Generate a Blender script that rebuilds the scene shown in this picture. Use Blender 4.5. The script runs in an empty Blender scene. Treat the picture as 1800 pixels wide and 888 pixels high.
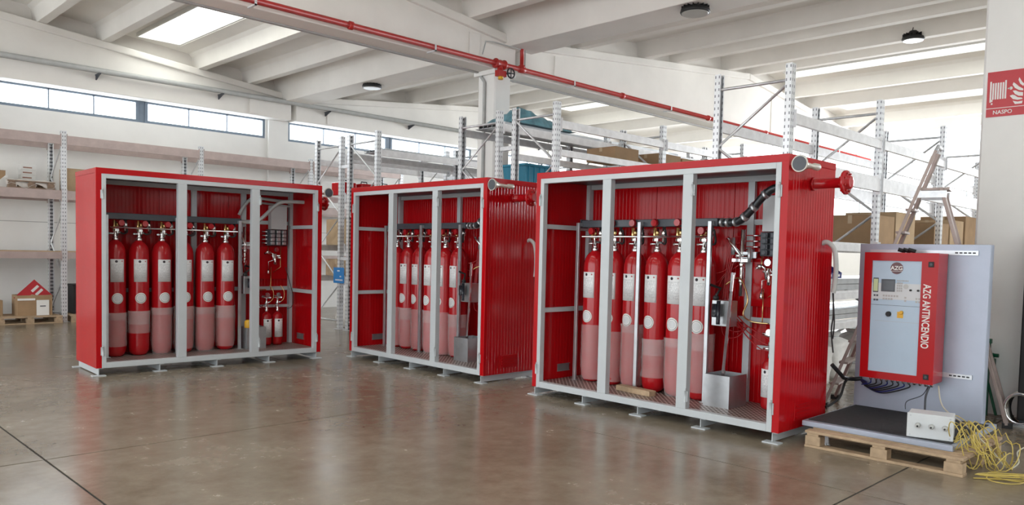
import bpy, math, random
from mathutils import Vector, Matrix
random.seed(7)
sc = bpy.context.scene
COL = sc.collection
PI = math.pi

# ------------------------------------------------------------------ camera, world, lights, exposure
cam_d = bpy.data.cameras.new('camera'); cam = bpy.data.objects.new('camera', cam_d); COL.objects.link(cam)
cam_d.sensor_fit = 'HORIZONTAL'; cam_d.sensor_width = 36.0
cam_d.lens = 1368.53 / 1800 * 36.0
cam_d.shift_y = (511.08 - 444) / 1800
cam_d.clip_start = .05; cam_d.clip_end = 300
_R = Vector((0.71064668, -0.70316259, 0.02331685)); _U = Vector((0.01787503, 0.0511765, 0.99852964)); _F = Vector((0.70332196, 0.70918498, -0.04893746))
cam.matrix_world = Matrix(((_R.x, _U.x, -_F.x, 0), (_R.y, _U.y, -_F.y, 0), (_R.z, _U.z, -_F.z, 1.5998), (0, 0, 0, 1)))
sc.camera = cam
vs = sc.view_settings
vs.view_transform = 'Standard'; vs.look = 'None'; vs.gamma = 1.0; vs.use_curve_mapping = False
vs.exposure = 0.0

world = bpy.data.worlds.new('sky'); sc.world = world; world.use_nodes = True
_bg = world.node_tree.nodes['Background']
_bg.inputs[0].default_value = (0.93, 0.97, 1.0, 1); _bg.inputs[1].default_value = 3.5

def area(name, loc, rot, sx, sy, radiance, col=(1, 1, 1)):
    l = bpy.data.lights.new(name, 'AREA'); l.shape = 'RECTANGLE'; l.size = sx; l.size_y = sy
    l.energy = radiance * PI * sx * sy; l.color = col
    o = bpy.data.objects.new(name, l); COL.objects.link(o); o.location = loc; o.rotation_euler = rot
    return o
SKY_R = 2.5       # daylight through the roof lights
WIN_R = 9.0       # daylight through the window bands

# roof: double pitched bays between valleys, beams run along X
def zb(x):
    v = min(abs(x - 10.0), abs(x - 26.4 - 0.0), abs(x + 6.4)); return 5.40 + .105 * min(v, 8.2)
BAYS = [(-6.0, 2.2), (2.2, 10.27), (10.27, 18.4)]
# (x0, x1, bay, y0, y1) of every roof light
SKYL = [(6.15, 7.1, 2, 10.9, 17.9), (19.35, 20.05, 2, 10.9, 17.6), (19.35, 20.05, 1, 2.8, 9.7), (22.75, 23.45, 1, 2.8, 9.7),
        (2.75, 3.75, 1, 2.8, 9.7), (-.55, .45, 1, 2.8, 9.7), (2.75, 3.75, 0, -5.4, 1.6), (6.15, 7.1, 0, -5.4, 1.6), (-.55, .45, 0, -5.4, 1.6)]  # this row: unseen roof lights added to light the near and rear bays
for i, (a, b, k, y0, y1) in enumerate(SKYL):
    if k: area('roof_daylight', ((a + b) / 2, (y0 + y1) / 2, zb((a + b) / 2) + .78), (0, 0, 0), b - a + .7, y1 - y0 + .7, SKY_R, (1, .985, .95))
# window bands: back wall (Y = 18.5) and far right wall (X = 27)
for x0, x1 in ((3.7, 9.46), (10.09, 16.4), (17.0, 23.0)):
    area('window_daylight', ((x0 + x1) / 2, 18.95, 4.6), (-PI / 2, 0, 0), x1 - x0, .62, WIN_R, (.93, .97, 1))
area('window_daylight', (27.6, 9.0, 4.55), (0, PI / 2, 0), 2.9, 13.0, WIN_R * 2.8, (.97, .98, 1))

# ------------------------------------------------------------------ materials
MATS = {}
def _n(nt, t, **kw):
    n = nt.nodes.new(t)
    for k, v in kw.items(): setattr(n, k, v)
    return n
def mat(name, col, rough=.5, metal=0.0, noise=0.0, scale=6.0, bump=0.0, bscale=60.0, coat=0.0, rvar=0.0, col2=None, world_space=False, spec=.5):
    if name in MATS: return MATS[name]
    m = bpy.data.materials.new(name); m.use_nodes = True; nt = m.node_tree; L = nt.links.new
    p = nt.nodes['Principled BSDF']
    p.inputs['Base Color'].default_value = (*col, 1); p.inputs['Roughness'].default_value = rough; p.inputs['Metallic'].default_value = metal
    p.inputs['Coat Weight'].default_value = coat; p.inputs['Coat Roughness'].default_value = .08
    p.inputs['Specular IOR Level'].default_value = spec
    if world_space: src = _n(nt, 'ShaderNodeNewGeometry').outputs['Position']
    else: src = _n(nt, 'ShaderNodeTexCoord').outputs['Object']
    if noise or col2 or rvar:
        t = _n(nt, 'ShaderNodeTexNoise'); t.inputs['Scale'].default_value = scale; t.inputs['Detail'].default_value = 6; t.inputs['Roughness'].default_value = .6
        L(src, t.inputs['Vector'])
        r = _n(nt, 'ShaderNodeValToRGB'); r.color_ramp.elements[0].position = .3; r.color_ramp.elements[1].position = .7
        c2 = col2 or tuple(min(1, c * (1 + noise)) for c in col)
        c1 = col if col2 else tuple(c * (1 - noise) for c in col)
        r.color_ramp.elements[0].color = (*c1, 1); r.color_ramp.elements[1].color = (*c2, 1)
        L(t.outputs['Fac'], r.inputs['Fac']); L(r.outputs['Color'], p.inputs['Base Color'])
        if rvar:
            mr = _n(nt, 'ShaderNodeMapRange'); mr.inputs['To Min'].default_value = rough - rvar; mr.inputs['To Max'].default_value = rough + rvar
            L(t.outputs['Fac'], mr.inputs['Value']); L(mr.outputs['Result'], p.inputs['Roughness'])
    if bump:
        t2 = _n(nt, 'ShaderNodeTexNoise'); t2.inputs['Scale'].default_value = bscale; t2.inputs['Detail'].default_value = 3; L(src, t2.inputs['Vector'])
        b = _n(nt, 'ShaderNodeBump'); b.inputs['Strength'].default_value = bump; b.inputs['Distance'].default_value = .01
        L(t2.outputs['Fac'], b.inputs['Height']); L(b.outputs['Normal'], p.inputs['Normal'])
    MATS[name] = m; return m
def math_n(nt, op, a, b=None, c=None):
    n = _n(nt, 'ShaderNodeMath', operation=op)
    for i, v in enumerate((a, b, c)):
        if v is None: continue
        if isinstance(v, (int, float)): n.inputs[i].default_value = v
        else: nt.links.new(v, n.inputs[i])
    return n.outputs[0]

RED = mat('red_gloss_paint', (.42, .004, .007), .13, noise=.05, scale=2, spec=.20)
REDC = mat('red_cylinder_paint', (.40, .006, .010), .18, noise=.05, scale=3, spec=.5)
REDP = mat('red_pipe_paint', (.46, .022, .018), .4, noise=.1, scale=5)
GREYP = mat('pale_grey_paint', (.60, .625, .64), .4, noise=.04, scale=4)
FRAME = mat('light_grey_frame_paint', (.50, .53, .55), .38, noise=.03, scale=3)
GALV = mat('galvanised_steel', (.74, .76, .78), .36, .45, noise=.12, scale=14)
GALVB = mat('galvanised_beam_steel', (.78, .78, .79), .34, .4, noise=.1, scale=9)
STEEL = mat('zinc_steel_sheet', (.50, .52, .54), .35, .8, noise=.12, scale=7)
CHROME = mat('chrome', (.82, .82, .83), .14, 1.0, noise=.05)
BRASS = mat('brass', (.72, .52, .24), .25, 1.0, noise=.08)
DARK = mat('dark_grey_paint', (.055, .062, .075), .4, noise=.15, scale=5)
BLACK = mat('black_rubber', (.012, .012, .013), .55, noise=.2, scale=20)
MAT_B = mat('black_rubber_mat', (.022, .022, .024), .75, noise=.35, scale=30, bump=.4, bscale=90)
WHITE = mat('white_paint', (.74, .74, .72), .55, noise=.03, scale=3)
WALLM = mat('white_plaster', (.84, .835, .81), .8, noise=.035, scale=1.2, world_space=True)
CONCR = mat('painted_concrete', (.87, .845, .80), .75, noise=.045, scale=1.1, world_space=True, bump=.05, bscale=12)
CONCR2 = mat('painted_concrete_infill', (.80, .77, .73), .8, noise=.05, scale=1.5, world_space=True)
CARD = mat('cardboard', (.36, .235, .13), .8, noise=.1, scale=5)
CARD2 = mat('pale_cardboard', (.46, .33, .20), .8, noise=.1, scale=5)
TAPE = mat('packing_tape', (.52, .40, .25), .35, noise=.05)
WOOD = mat('pallet_wood', (.42, .30, .19), .75, noise=.22, scale=9, bump=.15, bscale=40)
WOODD = mat('weathered_pallet_wood', (.24, .165, .115), .8, noise=.25, scale=9, bump=.15, bscale=40)
PAPER = mat('paper', (.80, .79, .76), .7, noise=.02)
BLUE = mat('blue_plastic', (.03, .25, .38), .4, noise=.12, scale=4)
BLUES = mat('blue_sign_plastic', (.02, .19, .50), .35, noise=.04)
NAVY = mat('navy_plastic', (.012, .02, .16), .35, noise=.1)
GREEN = mat('green_cast_iron', (.01, .12, .06), .45, noise=.15)
LADW = mat('ladder_aluminium', (.42, .34, .31), .5, .3, noise=.12, scale=6)
YEL = mat('yellow_cable', (.55, .42, .10), .45, noise=.1)
YELP = mat('yellow_plastic', (.75, .42, .03), .45, noise=.05)
GREYC = mat('grey_conduit', (.48, .49, .48), .5, noise=.08)
BAG = mat('white_plastic_sheet', (.72, .70, .66), .45, noise=.12, scale=10, bump=.6, bscale=14)
WFR = mat('blue_grey_window_frame', (.19, .24, .30), .45, noise=.08)
LENS = mat('lamp_lens', (.42, .42, .40), .2, noise=.03)
LCD = mat('display_glass', (.018, .02, .03), .15, noise=.2)
LIME = mat('pale_lime_label', (.55, .62, .35), .5, noise=.03)
BOARD = mat('zinc_plated_board', (.36, .395, .475), .40, .35, noise=.07, scale=2.5)
SIGNR = mat('sign_red', (.52, .035, .045), .4, noise=.03)
SOFF = mat('grey_flashing', (.42, .41, .40), .5, .3, noise=.06)
BROWN = mat('brown_shelf_edge', (.50, .41, .385), .45, .4, noise=.1)
JOINT = mat('floor_joint', (.035, .03, .026), .9, noise=.2)

def floor_mat():
    m = mat('polished_concrete', (.225, .185, .148), .30, world_space=True)
    nt = m.node_tree; L = nt.links.new; p = nt.nodes['Principled BSDF']
    g = _n(nt, 'ShaderNodeNewGeometry').outputs['Position']
    a = _n(nt, 'ShaderNodeTexNoise'); a.inputs['Scale'].default_value = .55; a.inputs['Detail'].default_value = 8; a.inputs['Roughness'].default_value = .62; L(g, a.inputs['Vector'])
    b = _n(nt, 'ShaderNodeTexNoise'); b.inputs['Scale'].default_value = 5.5; b.inputs['Detail'].default_value = 9; b.inputs['Roughness'].default_value = .7; L(g, b.inputs['Vector'])
    f = math_n(nt, 'ADD', math_n(nt, 'MULTIPLY', a.outputs['Fac'], .6), math_n(nt, 'MULTIPLY', b.outputs['Fac'], .4))
    r = _n(nt, 'ShaderNodeValToRGB'); e = r.color_ramp.elements
    e[0].position = .36; e[0].color = (.152, .121, .085, 1); e[1].position = .66; e[1].color = (.288, .244, .185, 1)
    k = e.new(.5); k.color = (.217, .178, .130, 1)
    L(f, r.inputs['Fac']); L(r.outputs['Color'], p.inputs['Base Color'])
    mr = _n(nt, 'ShaderNodeMapRange'); mr.inputs['From Min'].default_value = .35; mr.inputs['From Max'].default_value = .65
    mr.inputs['To Min'].default_value = .17; mr.inputs['To Max'].default_value = .30; L(f, mr.inputs['Value']); L(mr.outputs['Result'], p.inputs['Roughness'])
    c = _n(nt, 'ShaderNodeTexNoise'); c.inputs['Scale'].default_value = 3.0; c.inputs['Detail'].default_value = 4; L(g, c.inputs['Vector'])
    bp = _n(nt, 'ShaderNodeBump'); bp.inputs['Strength'].default_value = .09; bp.inputs['Distance'].default_value = .02; L(c.outputs['Fac'], bp.inputs['Height']); L(bp.outputs['Normal'], p.inputs['Normal'])
    p.inputs['Specular IOR Level'].default_value = .6
    return m
FLOORM = floor_mat()

def clear_mat(name, tint, fac, rough=.05):
    m = bpy.data.materials.new(name); m.use_nodes = True; nt = m.node_tree; nt.nodes.remove(nt.nodes['Principled BSDF'])
    tr = _n(nt, 'ShaderNodeBsdfTransparent'); tr.inputs[0].default_value = (*tint, 1)
    gl = _n(nt, 'ShaderNodeBsdfGlossy'); gl.inputs['Roughness'].default_value = rough
    mx = _n(nt, 'ShaderNodeMixShader'); mx.inputs[0].default_value = fac
    nt.links.new(tr.outputs[0], mx.inputs[1]); nt.links.new(gl.outputs[0], mx.inputs[2]); nt.links.new(mx.outputs[0], nt.nodes['Material Output'].inputs[0])
    MATS[name] = m; return m
GLASS = clear_mat('window_glass', (.96, .98, 1), .06)
POLY = clear_mat('clear_polycarbonate', (.97, .97, .94), .04, .2)

def sleeve_mat():
    m = bpy.data.materials.new('translucent_net_sleeve'); m.use_nodes = True; nt = m.node_tree; p = nt.nodes['Principled BSDF']
    p.inputs['Base Color'].default_value = (.80, .72, .72, 1); p.inputs['Roughness'].default_value = .5
    tr = _n(nt, 'ShaderNodeBsdfTransparent'); mx = _n(nt, 'ShaderNodeMixShader')
    tc = _n(nt, 'ShaderNodeTexCoord'); w = _n(nt, 'ShaderNodeTexNoise'); w.inputs['Scale'].default_value = 9
    nt.links.new(tc.outputs['Object'], w.inputs['Vector'])
    f = math_n(nt, 'ADD', math_n(nt, 'MULTIPLY', w.outputs['Fac'], .14), .17)
    nt.links.new(f, mx.inputs[0]); nt.links.new(tr.outputs[0], mx.inputs[1]); nt.links.new(p.outputs[0], mx.inputs[2])
    nt.links.new(mx.outputs[0], nt.nodes['Material Output'].inputs[0]); MATS[m.name] = m; return m
SLEEVE = sleeve_mat()

def label_mat():      # paper label: emblem dots at the top, rows of fine print below
    m = mat('printed_label', (.78, .78, .78), .45); nt = m.node_tree; L = nt.links.new; p = nt.nodes['Principled BSDF']
    tc = _n(nt, 'ShaderNodeTexCoord'); uv = _n(nt, 'ShaderNodeSeparateXYZ'); L(tc.outputs['UV'], uv.inputs[0]); x, z = uv.outputs[0], uv.outputs[1]
    row = math_n(nt, 'MULTIPLY', z, 26.0); fr = math_n(nt, 'FRACT', row); fl = math_n(nt, 'FLOOR', row)
    cb = _n(nt, 'ShaderNodeCombineXYZ'); L(math_n(nt, 'MULTIPLY', x, 26.0), cb.inputs[0]); L(math_n(nt, 'MULTIPLY', fl, 3.7), cb.inputs[1])
    ns = _n(nt, 'ShaderNodeTexNoise'); ns.inputs['Scale'].default_value = 1.0; ns.inputs['Detail'].default_value = 1; L(cb.outputs[0], ns.inputs['Vector'])
    on = math_n(nt, 'MULTIPLY', math_n(nt, 'LESS_THAN', fr, .5), math_n(nt, 'GREATER_THAN', ns.outputs['Fac'], .46))
    for a, op, b in ((x, 'GREATER_THAN', .1), (x, 'LESS_THAN', .9), (z, 'GREATER_THAN', .16), (z, 'LESS_THAN', .80)): on = math_n(nt, 'MULTIPLY', on, math_n(nt, op, a, b))
    def dot(cx, cz, rr):
        dx = math_n(nt, 'MULTIPLY', math_n(nt, 'SUBTRACT', x, cx), .58); dz = math_n(nt, 'SUBTRACT', z, cz)
        return math_n(nt, 'LESS_THAN', math_n(nt, 'ADD', math_n(nt, 'MULTIPLY', dx, dx), math_n(nt, 'MULTIPLY', dz, dz)), rr * rr)
    c = _n(nt, 'ShaderNodeMix', data_type='RGBA'); c.inputs['A'].default_value = (.82, .83, .84, 1); c.inputs['B'].default_value = (.24, .25, .28, 1); L(math_n(nt, 'MULTIPLY', on, .6), c.inputs['Factor'])
    c2 = _n(nt, 'ShaderNodeMix', data_type='RGBA'); c2.inputs['B'].default_value = (.03, .02, .03, 1); L(dot(.42, .9, .055), c2.inputs['Factor']); L(c.outputs['Result'], c2.inputs['A'])
    c3 = _n(nt, 'ShaderNodeMix', data_type='RGBA'); c3.inputs['B'].default_value = (.45, .12, .13, 1); L(dot(.82, .91, .03), c3.inputs['Factor']); L(c2.outputs['Result'], c3.inputs['A'])
    L(c3.outputs['Result'], p.inputs['Base Color']); return m
LABEL = label_mat()
def sticker_mat():    # round sticker: ring of fine print around a pale centre
    m = mat('round_sticker', (.8, .8, .78), .45); nt = m.node_tree; L = nt.links.new; p = nt.nodes['Principled BSDF']
    tc = _n(nt, 'ShaderNodeTexCoord'); uv = _n(nt, 'ShaderNodeSeparateXYZ'); L(tc.outputs['UV'], uv.inputs[0])
    r = uv.outputs[0]
    on = math_n(nt, 'MULTIPLY', math_n(nt, 'GREATER_THAN', r, .74), math_n(nt, 'LESS_THAN', r, .82))
    inn = math_n(nt, 'LESS_THAN', r, .62)
    c = _n(nt, 'ShaderNodeMix', data_type='RGBA'); c.inputs['A'].default_value = (.82, .82, .80, 1); c.inputs['B'].default_value = (.20, .21, .23, 1); L(on, c.inputs['Factor'])
    c2 = _n(nt, 'ShaderNodeMix', data_type='RGBA'); c2.inputs['B'].default_value = (.55, .57, .60, 1); L(math_n(nt, 'MULTIPLY', inn, .7), c2.inputs['Factor']); L(c.outputs['Result'], c2.inputs['A'])
    L(c2.outputs['Result'], p.inputs['Base Color']); return m
STICK = sticker_mat()
def perforated_mat():  # rack upright: two rows of punched slots
    m = mat('perforated_galvanised_post', (.66, .68, .70), .36, .45); nt = m.node_tree; L = nt.links.new; p = nt.nodes['Principled BSDF']
    tc = _n(nt, 'ShaderNodeTexCoord'); s = _n(nt, 'ShaderNodeSeparateXYZ'); L(tc.outputs['Object'], s.inputs[0])
    fz = math_n(nt, 'FRACT', math_n(nt, 'MULTIPLY', s.outputs[2], 1 / .075))
    slot = math_n(nt, 'LESS_THAN', fz, .42)
    def band(o, c, w): return math_n(nt, 'LESS_THAN', math_n(nt, 'ABSOLUTE', math_n(nt, 'SUBTRACT', math_n(nt, 'ABSOLUTE', o), c)), w)
    b = math_n(nt, 'MAXIMUM', math_n(nt, 'MULTIPLY', band(s.outputs[0], .022, .007), math_n(nt, 'LESS_THAN', math_n(nt, 'ABSOLUTE', s.outputs[0]), .046)),
               math_n(nt, 'MULTIPLY', band(s.outputs[1], .024, .007), math_n(nt, 'LESS_THAN', math_n(nt, 'ABSOLUTE', s.outputs[1]), .034)))
    k = math_n(nt, 'MULTIPLY', slot, b)
    c = _n(nt, 'ShaderNodeMix', data_type='RGBA'); c.inputs['A'].default_value = (.74, .76, .78, 1); c.inputs['B'].default_value = (.20, .21, .23, 1); L(k, c.inputs['Factor']); L(c.outputs['Result'], p.inputs['Base Color'])
    return m
POSTM = perforated_mat()
def tread_mat():       # diamond tread plate
    m = mat('tread_plate', (.30, .25, .22), .4, .5); nt = m.node_tree; L = nt.links.new; p = nt.nodes['Principled BSDF']
    tc = _n(nt, 'ShaderNodeTexCoord'); mp = _n(nt, 'ShaderNodeMapping'); mp.inputs['Rotation'].default_value = (0, 0, PI / 4); L(tc.outputs['Object'], mp.inputs[0])
    br = _n(nt, 'ShaderNodeTexBrick'); br.inputs['Scale'].default_value = 6.5; br.inputs['Mortar Size'].default_value = .045; br.inputs['Mortar Smooth'].default_value = .4
    br.inputs['Color1'].default_value = (.17, .12, .10, 1); br.inputs['Color2'].default_value = (.14, .10, .085, 1); br.inputs['Mortar'].default_value = (.60, .55, .52, 1); L(mp.outputs[0], br.inputs['Vector'])
    L(br.outputs['Color'], p.inputs['Base Color'])
    b = _n(nt, 'ShaderNodeBump'); b.inputs['Strength'].default_value = .5; b.inputs['Distance'].default_value = .004; L(br.outputs['Fac'], b.inputs['Height']); L(b.outputs['Normal'], p.inputs['Normal'])
    return m
TREAD = tread_mat()

# ------------------------------------------------------------------ mesh helpers
class MB:
    def __init__(s): s.v = []; s.f = []; s.sm = []; s.uv = None
    def box(s, x0, x1, y0, y1, z0, z1, M=None):
        b = len(s.v); P = [(x0, y0, z0), (x1, y0, z0), (x1, y1, z0), (x0, y1, z0), (x0, y0, z1), (x1, y0, z1), (x1, y1, z1), (x0, y1, z1)]
        if M: P = [tuple(M @ Vector(p)) for p in P]
        s.v += P
        for q in ((0, 3, 2, 1), (4, 5, 6, 7), (0, 1, 5, 4), (1, 2, 6, 5), (2, 3, 7, 6), (3, 0, 4, 7)): s.f.append([b + i for i in q]); s.sm.append(False)
        return s
    def prism(s, poly, axis, a, b):      # poly of 2D points in the two other axes, extruded along axis
        n = len(poly); k = len(s.v)
        def P(u, w, t): return {'X': (t, u, w), 'Y': (u, t, w), 'Z': (u, w, t)}[axis]
        s.v += [P(u, w, a) for u, w in poly] + [P(u, w, b) for u, w in poly]
        s.f.append([k + i for i in range(n)][::-1]); s.f.append([k + n + i for i in range(n)]); s.sm += [False, False]
        for i in range(n):
            j = (i + 1) % n; s.f.append([k + i, k + j, k + n + j, k + n + i]); s.sm.append(False)
        return s
    def tube(s, pts, r, n=8, cap=True, closed=False):
        pts = [Vector(p) for p in pts]; m = len(pts); k = len(s.v); rs = r if isinstance(r, (list, tuple)) else [r] * m
        up = None
        for i, p in enumerate(pts):
            if closed: d = pts[(i + 1) % m] - pts[i - 1]
            else: d = pts[min(i + 1, m - 1)] - pts[max(i - 1, 0)]
            if d.length < 1e-9: d = Vector((0, 0, 1))
            d.normalize()
            if up is None: up = Vector((0, 0, 1)) if abs(d.z) < .9 else Vector((1, 0, 0))
            u = d.cross(up)
            if u.length < 1e-5: u = d.cross(Vector((.3, 1, .2)))
            u.normalize(); w = u.cross(d); up = w
            for j in range(n):
                a = 2 * PI * j / n; s.v.append(tuple(p + (u * math.cos(a) + w * math.sin(a)) * rs[i]))
        for i in range(m if closed else m - 1):
            for j in range(n):
                j2 = (j + 1) % n; i2 = (i + 1) % m
                s.f.append([k + i * n + j, k + i * n + j2, k + i2 * n + j2, k + i2 * n + j]); s.sm.append(True)
        if cap and not closed:
            s.f.append([k + j for j in range(n)]); s.f.append([k + (m - 1) * n + j for j in range(n)][::-1]); s.sm += [False, False]
        return s
    def cyl(s, p0, p1, r, r1=None, n=14): return s.tube([p0, p1], [r, r if r1 is None else r1], n)
    def lathe(s, prof, c=(0, 0, 0), n=20, axis='Z'):
        k = len(s.v); m = len(prof)
        for r, z in prof:
            for j in range(n):
                a = 2 * PI * j / n; x, y = r * math.cos(a), r * math.sin(a)
                p = {'Z': (x, y, z), 'Y': (x, z, y), 'X': (z, x, y)}[axis]; s.v.append((c[0] + p[0], c[1] + p[1], c[2] + p[2]))
        for i in range(m - 1):
            for j in range(n):
                j2 = (j + 1) % n; q = [k + i * n + j, k + i * n + j2, k + (i + 1) * n + j2, k + (i + 1) * n + j]
                s.f.append(q if axis != 'Y' else q[::-1]); s.sm.append(True)
        s.f.append([k + j for j in range(n)][::-1]); s.f.append([k + (m - 1) * n + j for j in range(n)]); s.sm += [False, False]
        return s
    def mesh(s, name, mt, bevel=0):
        me = bpy.data.meshes.new(name); me.from_pydata(s.v, [], s.f); me.polygons.foreach_set('use_smooth', s.sm)
        if s.uv:
            l = me.uv_layers.new(name='UVMap')
            for lp in me.loops: l.data[lp.index].uv = s.uv[lp.vertex_index]
        me.materials.append(mt); me.update(); me['bev'] = bevel
        return me
    def obj(s, name, mt, parent=None, bevel=0, **kw): return put(s.mesh(name, mt, bevel), name, parent, **kw)
def put(me, name, parent=None, loc=None, rot=None, label=None, cat=None, group=None, kind=None):
    o = bpy.data.objects.new(name, me); COL.objects.link(o); o.parent = parent
    if loc: o.location = loc
    if rot: o.rotation_euler = rot
    if me.get('bev', 0):
        b = o.modifiers.new('bevel', 'BEVEL'); b.width = me['bev']; b.segments = 2; b.limit_method = 'ANGLE'
    tag(o, label, cat, group, kind); return o
def tag(o, label=None, cat=None, group=None, kind=None):
    for k, v in (('label', label), ('category', cat), ('group', group), ('kind', kind)):
        if v: o[k] = v
    return o
def thing(name, loc=(0, 0, 0), rz=0, label=None, cat=None, group=None, kind=None):
    o = bpy.data.objects.new(name, None); COL.objects.link(o); o.location = loc; o.rotation_euler = (0, 0, rz); o.empty_display_size = .1
    return tag(o, label, cat, group, kind)
def text(body, name, parent, loc, rot, size, mt, ax='CENTER', ext=.0015, sx=1.0, bold=0.0):
    c = bpy.data.curves.new(name, 'FONT'); c.body = body; c.size = size; c.align_x = ax; c.align_y = 'CENTER'; c.extrude = ext; c.offset = bold; c.resolution_u = 3
    tmp = bpy.data.objects.new(name + '_curve', c); COL.objects.link(tmp)
    me = bpy.data.meshes.new_from_object(tmp.evaluated_get(bpy.context.evaluated_depsgraph_get())); bpy.data.objects.remove(tmp)
    me.materials.clear(); me.materials.append(mt); o = put(me, name, parent, loc, rot); o.scale = (sx, 1, 1)
    return o
def arc(p0, p1, p2, n=8):
    p0, p1, p2 = Vector(p0), Vector(p1), Vector(p2)
    return [p0 * (1 - t) ** 2 + p1 * 2 * t * (1 - t) + p2 * t * t for t in [i / n for i in range(n + 1)]]
def spline(pts, n=6):
    P = [Vector(p) for p in pts]; out = []
    for i in range(len(P) - 1):
        a, b, c, d = P[max(i - 1, 0)], P[i], P[i + 1], P[min(i + 2, len(P) - 1)]
        for k in range(n):
            t = k / n; out.append(.5 * ((2 * b) + (c - a) * t + (2 * a - 5 * b + 4 * c - d) * t * t + (3 * b - a - 3 * c + d) * t ** 3))
    out.append(P[-1]); return out

# ------------------------------------------------------------------ floor
XJ = [-7.0, -6.18, -2.31, 1.56, 5.43, 9.3, 13.17, 17.04, 20.91, 24.78, 27.2]
YJ = [-6.2, -2.28, 2.06, 6.40, 10.74, 15.08, 18.6]
fl = MB().box(XJ[0], XJ[-1], YJ[0], YJ[-1], -.25, -.004).obj('floor', JOINT, kind='structure', label='polished concrete hall floor cut into slabs by thin joints')
for i in range(len(XJ) - 1):
    for j in range(len(YJ) - 1):
        g = .008; MB().box(XJ[i] + g, XJ[i + 1] - g, YJ[j] + g, YJ[j + 1] - g, -.004, 0).obj('slab', FLOORM, fl)

# ------------------------------------------------------------------ walls and windows
WY = 18.5
wb = MB()
def wall_strip(m, x0, x1, z0, z1): m.box(x0, x1, WY, WY + .3, z0, z1)
WINX = [(3.70, 6.42), (6.56, 9.46), (10.09, 13.2), (13.32, 16.4), (17.0, 20.0), (20.1, 23.0)]
wall_strip(wb, -7, 27.2, 0, 4.33); wall_strip(wb, -7, 27.2, 4.86, 6.9)
xs = [-7] + [c for w in ((3.70, 9.46), (10.09, 16.4), (17.0, 23.0)) for c in w] + [27.2]
for a, b in zip(xs[::2], xs[1::2]): wall_strip(wb, a, b, 4.33, 4.86)
wbo = wb.obj('wall_back', WALLM, kind='structure', label='white plastered back wall below and above the window band')
MB().box(9.52, 10.05, WY - .06, WY, 0, 5.05).obj('pilaster', WALLM, wbo)
MB().box(-7, 9.5, WY - .05, WY, 5.0, 5.06).obj('ledge', WALLM, wbo); MB().box(10.06, 27, WY - .05, WY, 5.0, 5.06).obj('ledge', WALLM, wbo)
MB().box(-7, 27, WY - .004, WY, 2.0, 2.012).obj('panel_joint', SOFF, wbo)
def window(n, x0, x1, panes):
    w = thing('window_%d' % n, (x0, WY + .03, 4.33), kind='structure', label='grey framed strip window high in the back wall')
    W, H = x1 - x0, .53; t = .06
    m = MB(); m.box(0, W, 0, .07, 0, t); m.box(0, W, 0, .07, H - t - .03, H); m.box(0, t, 0, .07, t, H - t - .03); m.box(W - t, W, 0, .07, t, H - t - .03)
    m.obj('window_frame', WFR, w)
    pw = (W - 2 * t) / panes
    for i in range(panes):
        MB().box(t + i * pw, t + (i + 1) * pw, .03, .036, t, H - t).obj('pane', GLASS, w)
        if i: MB().box(t + i * pw - .012, t + i * pw + .012, .0, .06, t, H - t).obj('glazing_bar', WFR, w)
for i, (a, b) in enumerate(WINX): window(i + 1, a, b, 3)
for a, b in ((6.42, 6.56), (13.2, 13.32), (20.0, 20.1)): MB().box(a, b, .05, .25, 4.33, 4.86).obj('window_post', WFR, wbo, loc=(0, WY, 0))
# far right wall with its tall window
WX = 27.0
wr = MB(); wr.box(WX, WX + .3, -6, 18.5, 0, 3.1); wr.box(WX, WX + .3, -6, 18.5, 6.0, 7.0); wr.box(WX, WX + .3, -6, 2.5, 3.1, 6.0); wr.box(WX, WX + .3, 15.5, 18.5, 3.1, 6.0)
wr.obj('wall_right', WALLM, kind='structure', label='far end wall with a wide bright window above the racks')
MB().box(-7, 9, -6.3, -6.0, 0, 6.9).box(20, WX, -6.3, -6.0, 0, 6.9).box(9, 20, -6.3, -6.0, 6.2, 6.9).obj('wall_front', WALLM, kind='structure', label='unseen white hall wall at right with an opening added to let daylight in')  # unseen wall added to dim cabinet reflections, opening shaped to light the right roof
w7 = thing('window_7', (WX + .1, 2.5, 3.1), kind='structure', label='wide bright window in the far end wall')
m = MB(); m.box(0, .08, 0, 13, 0, .06); m.box(0, .08, 0, 13, 2.84, 2.9); m.box(0, .08, 0, .06, .06, 2.84); m.box(0, .08, 12.94, 13, .06, 2.84); m.obj('window_frame', FRAME, w7)
for i in range(8):
    MB().box(.03, .036, i * 1.625 + .03, (i + 1) * 1.625 - .03, .06, 2.84).obj('pane', GLASS, w7)
    if i: MB().box(0, .07, i * 1.625 - .03, i * 1.625 + .03, .06, 2.84).obj('glazing_bar', FRAME, w7)

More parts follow.
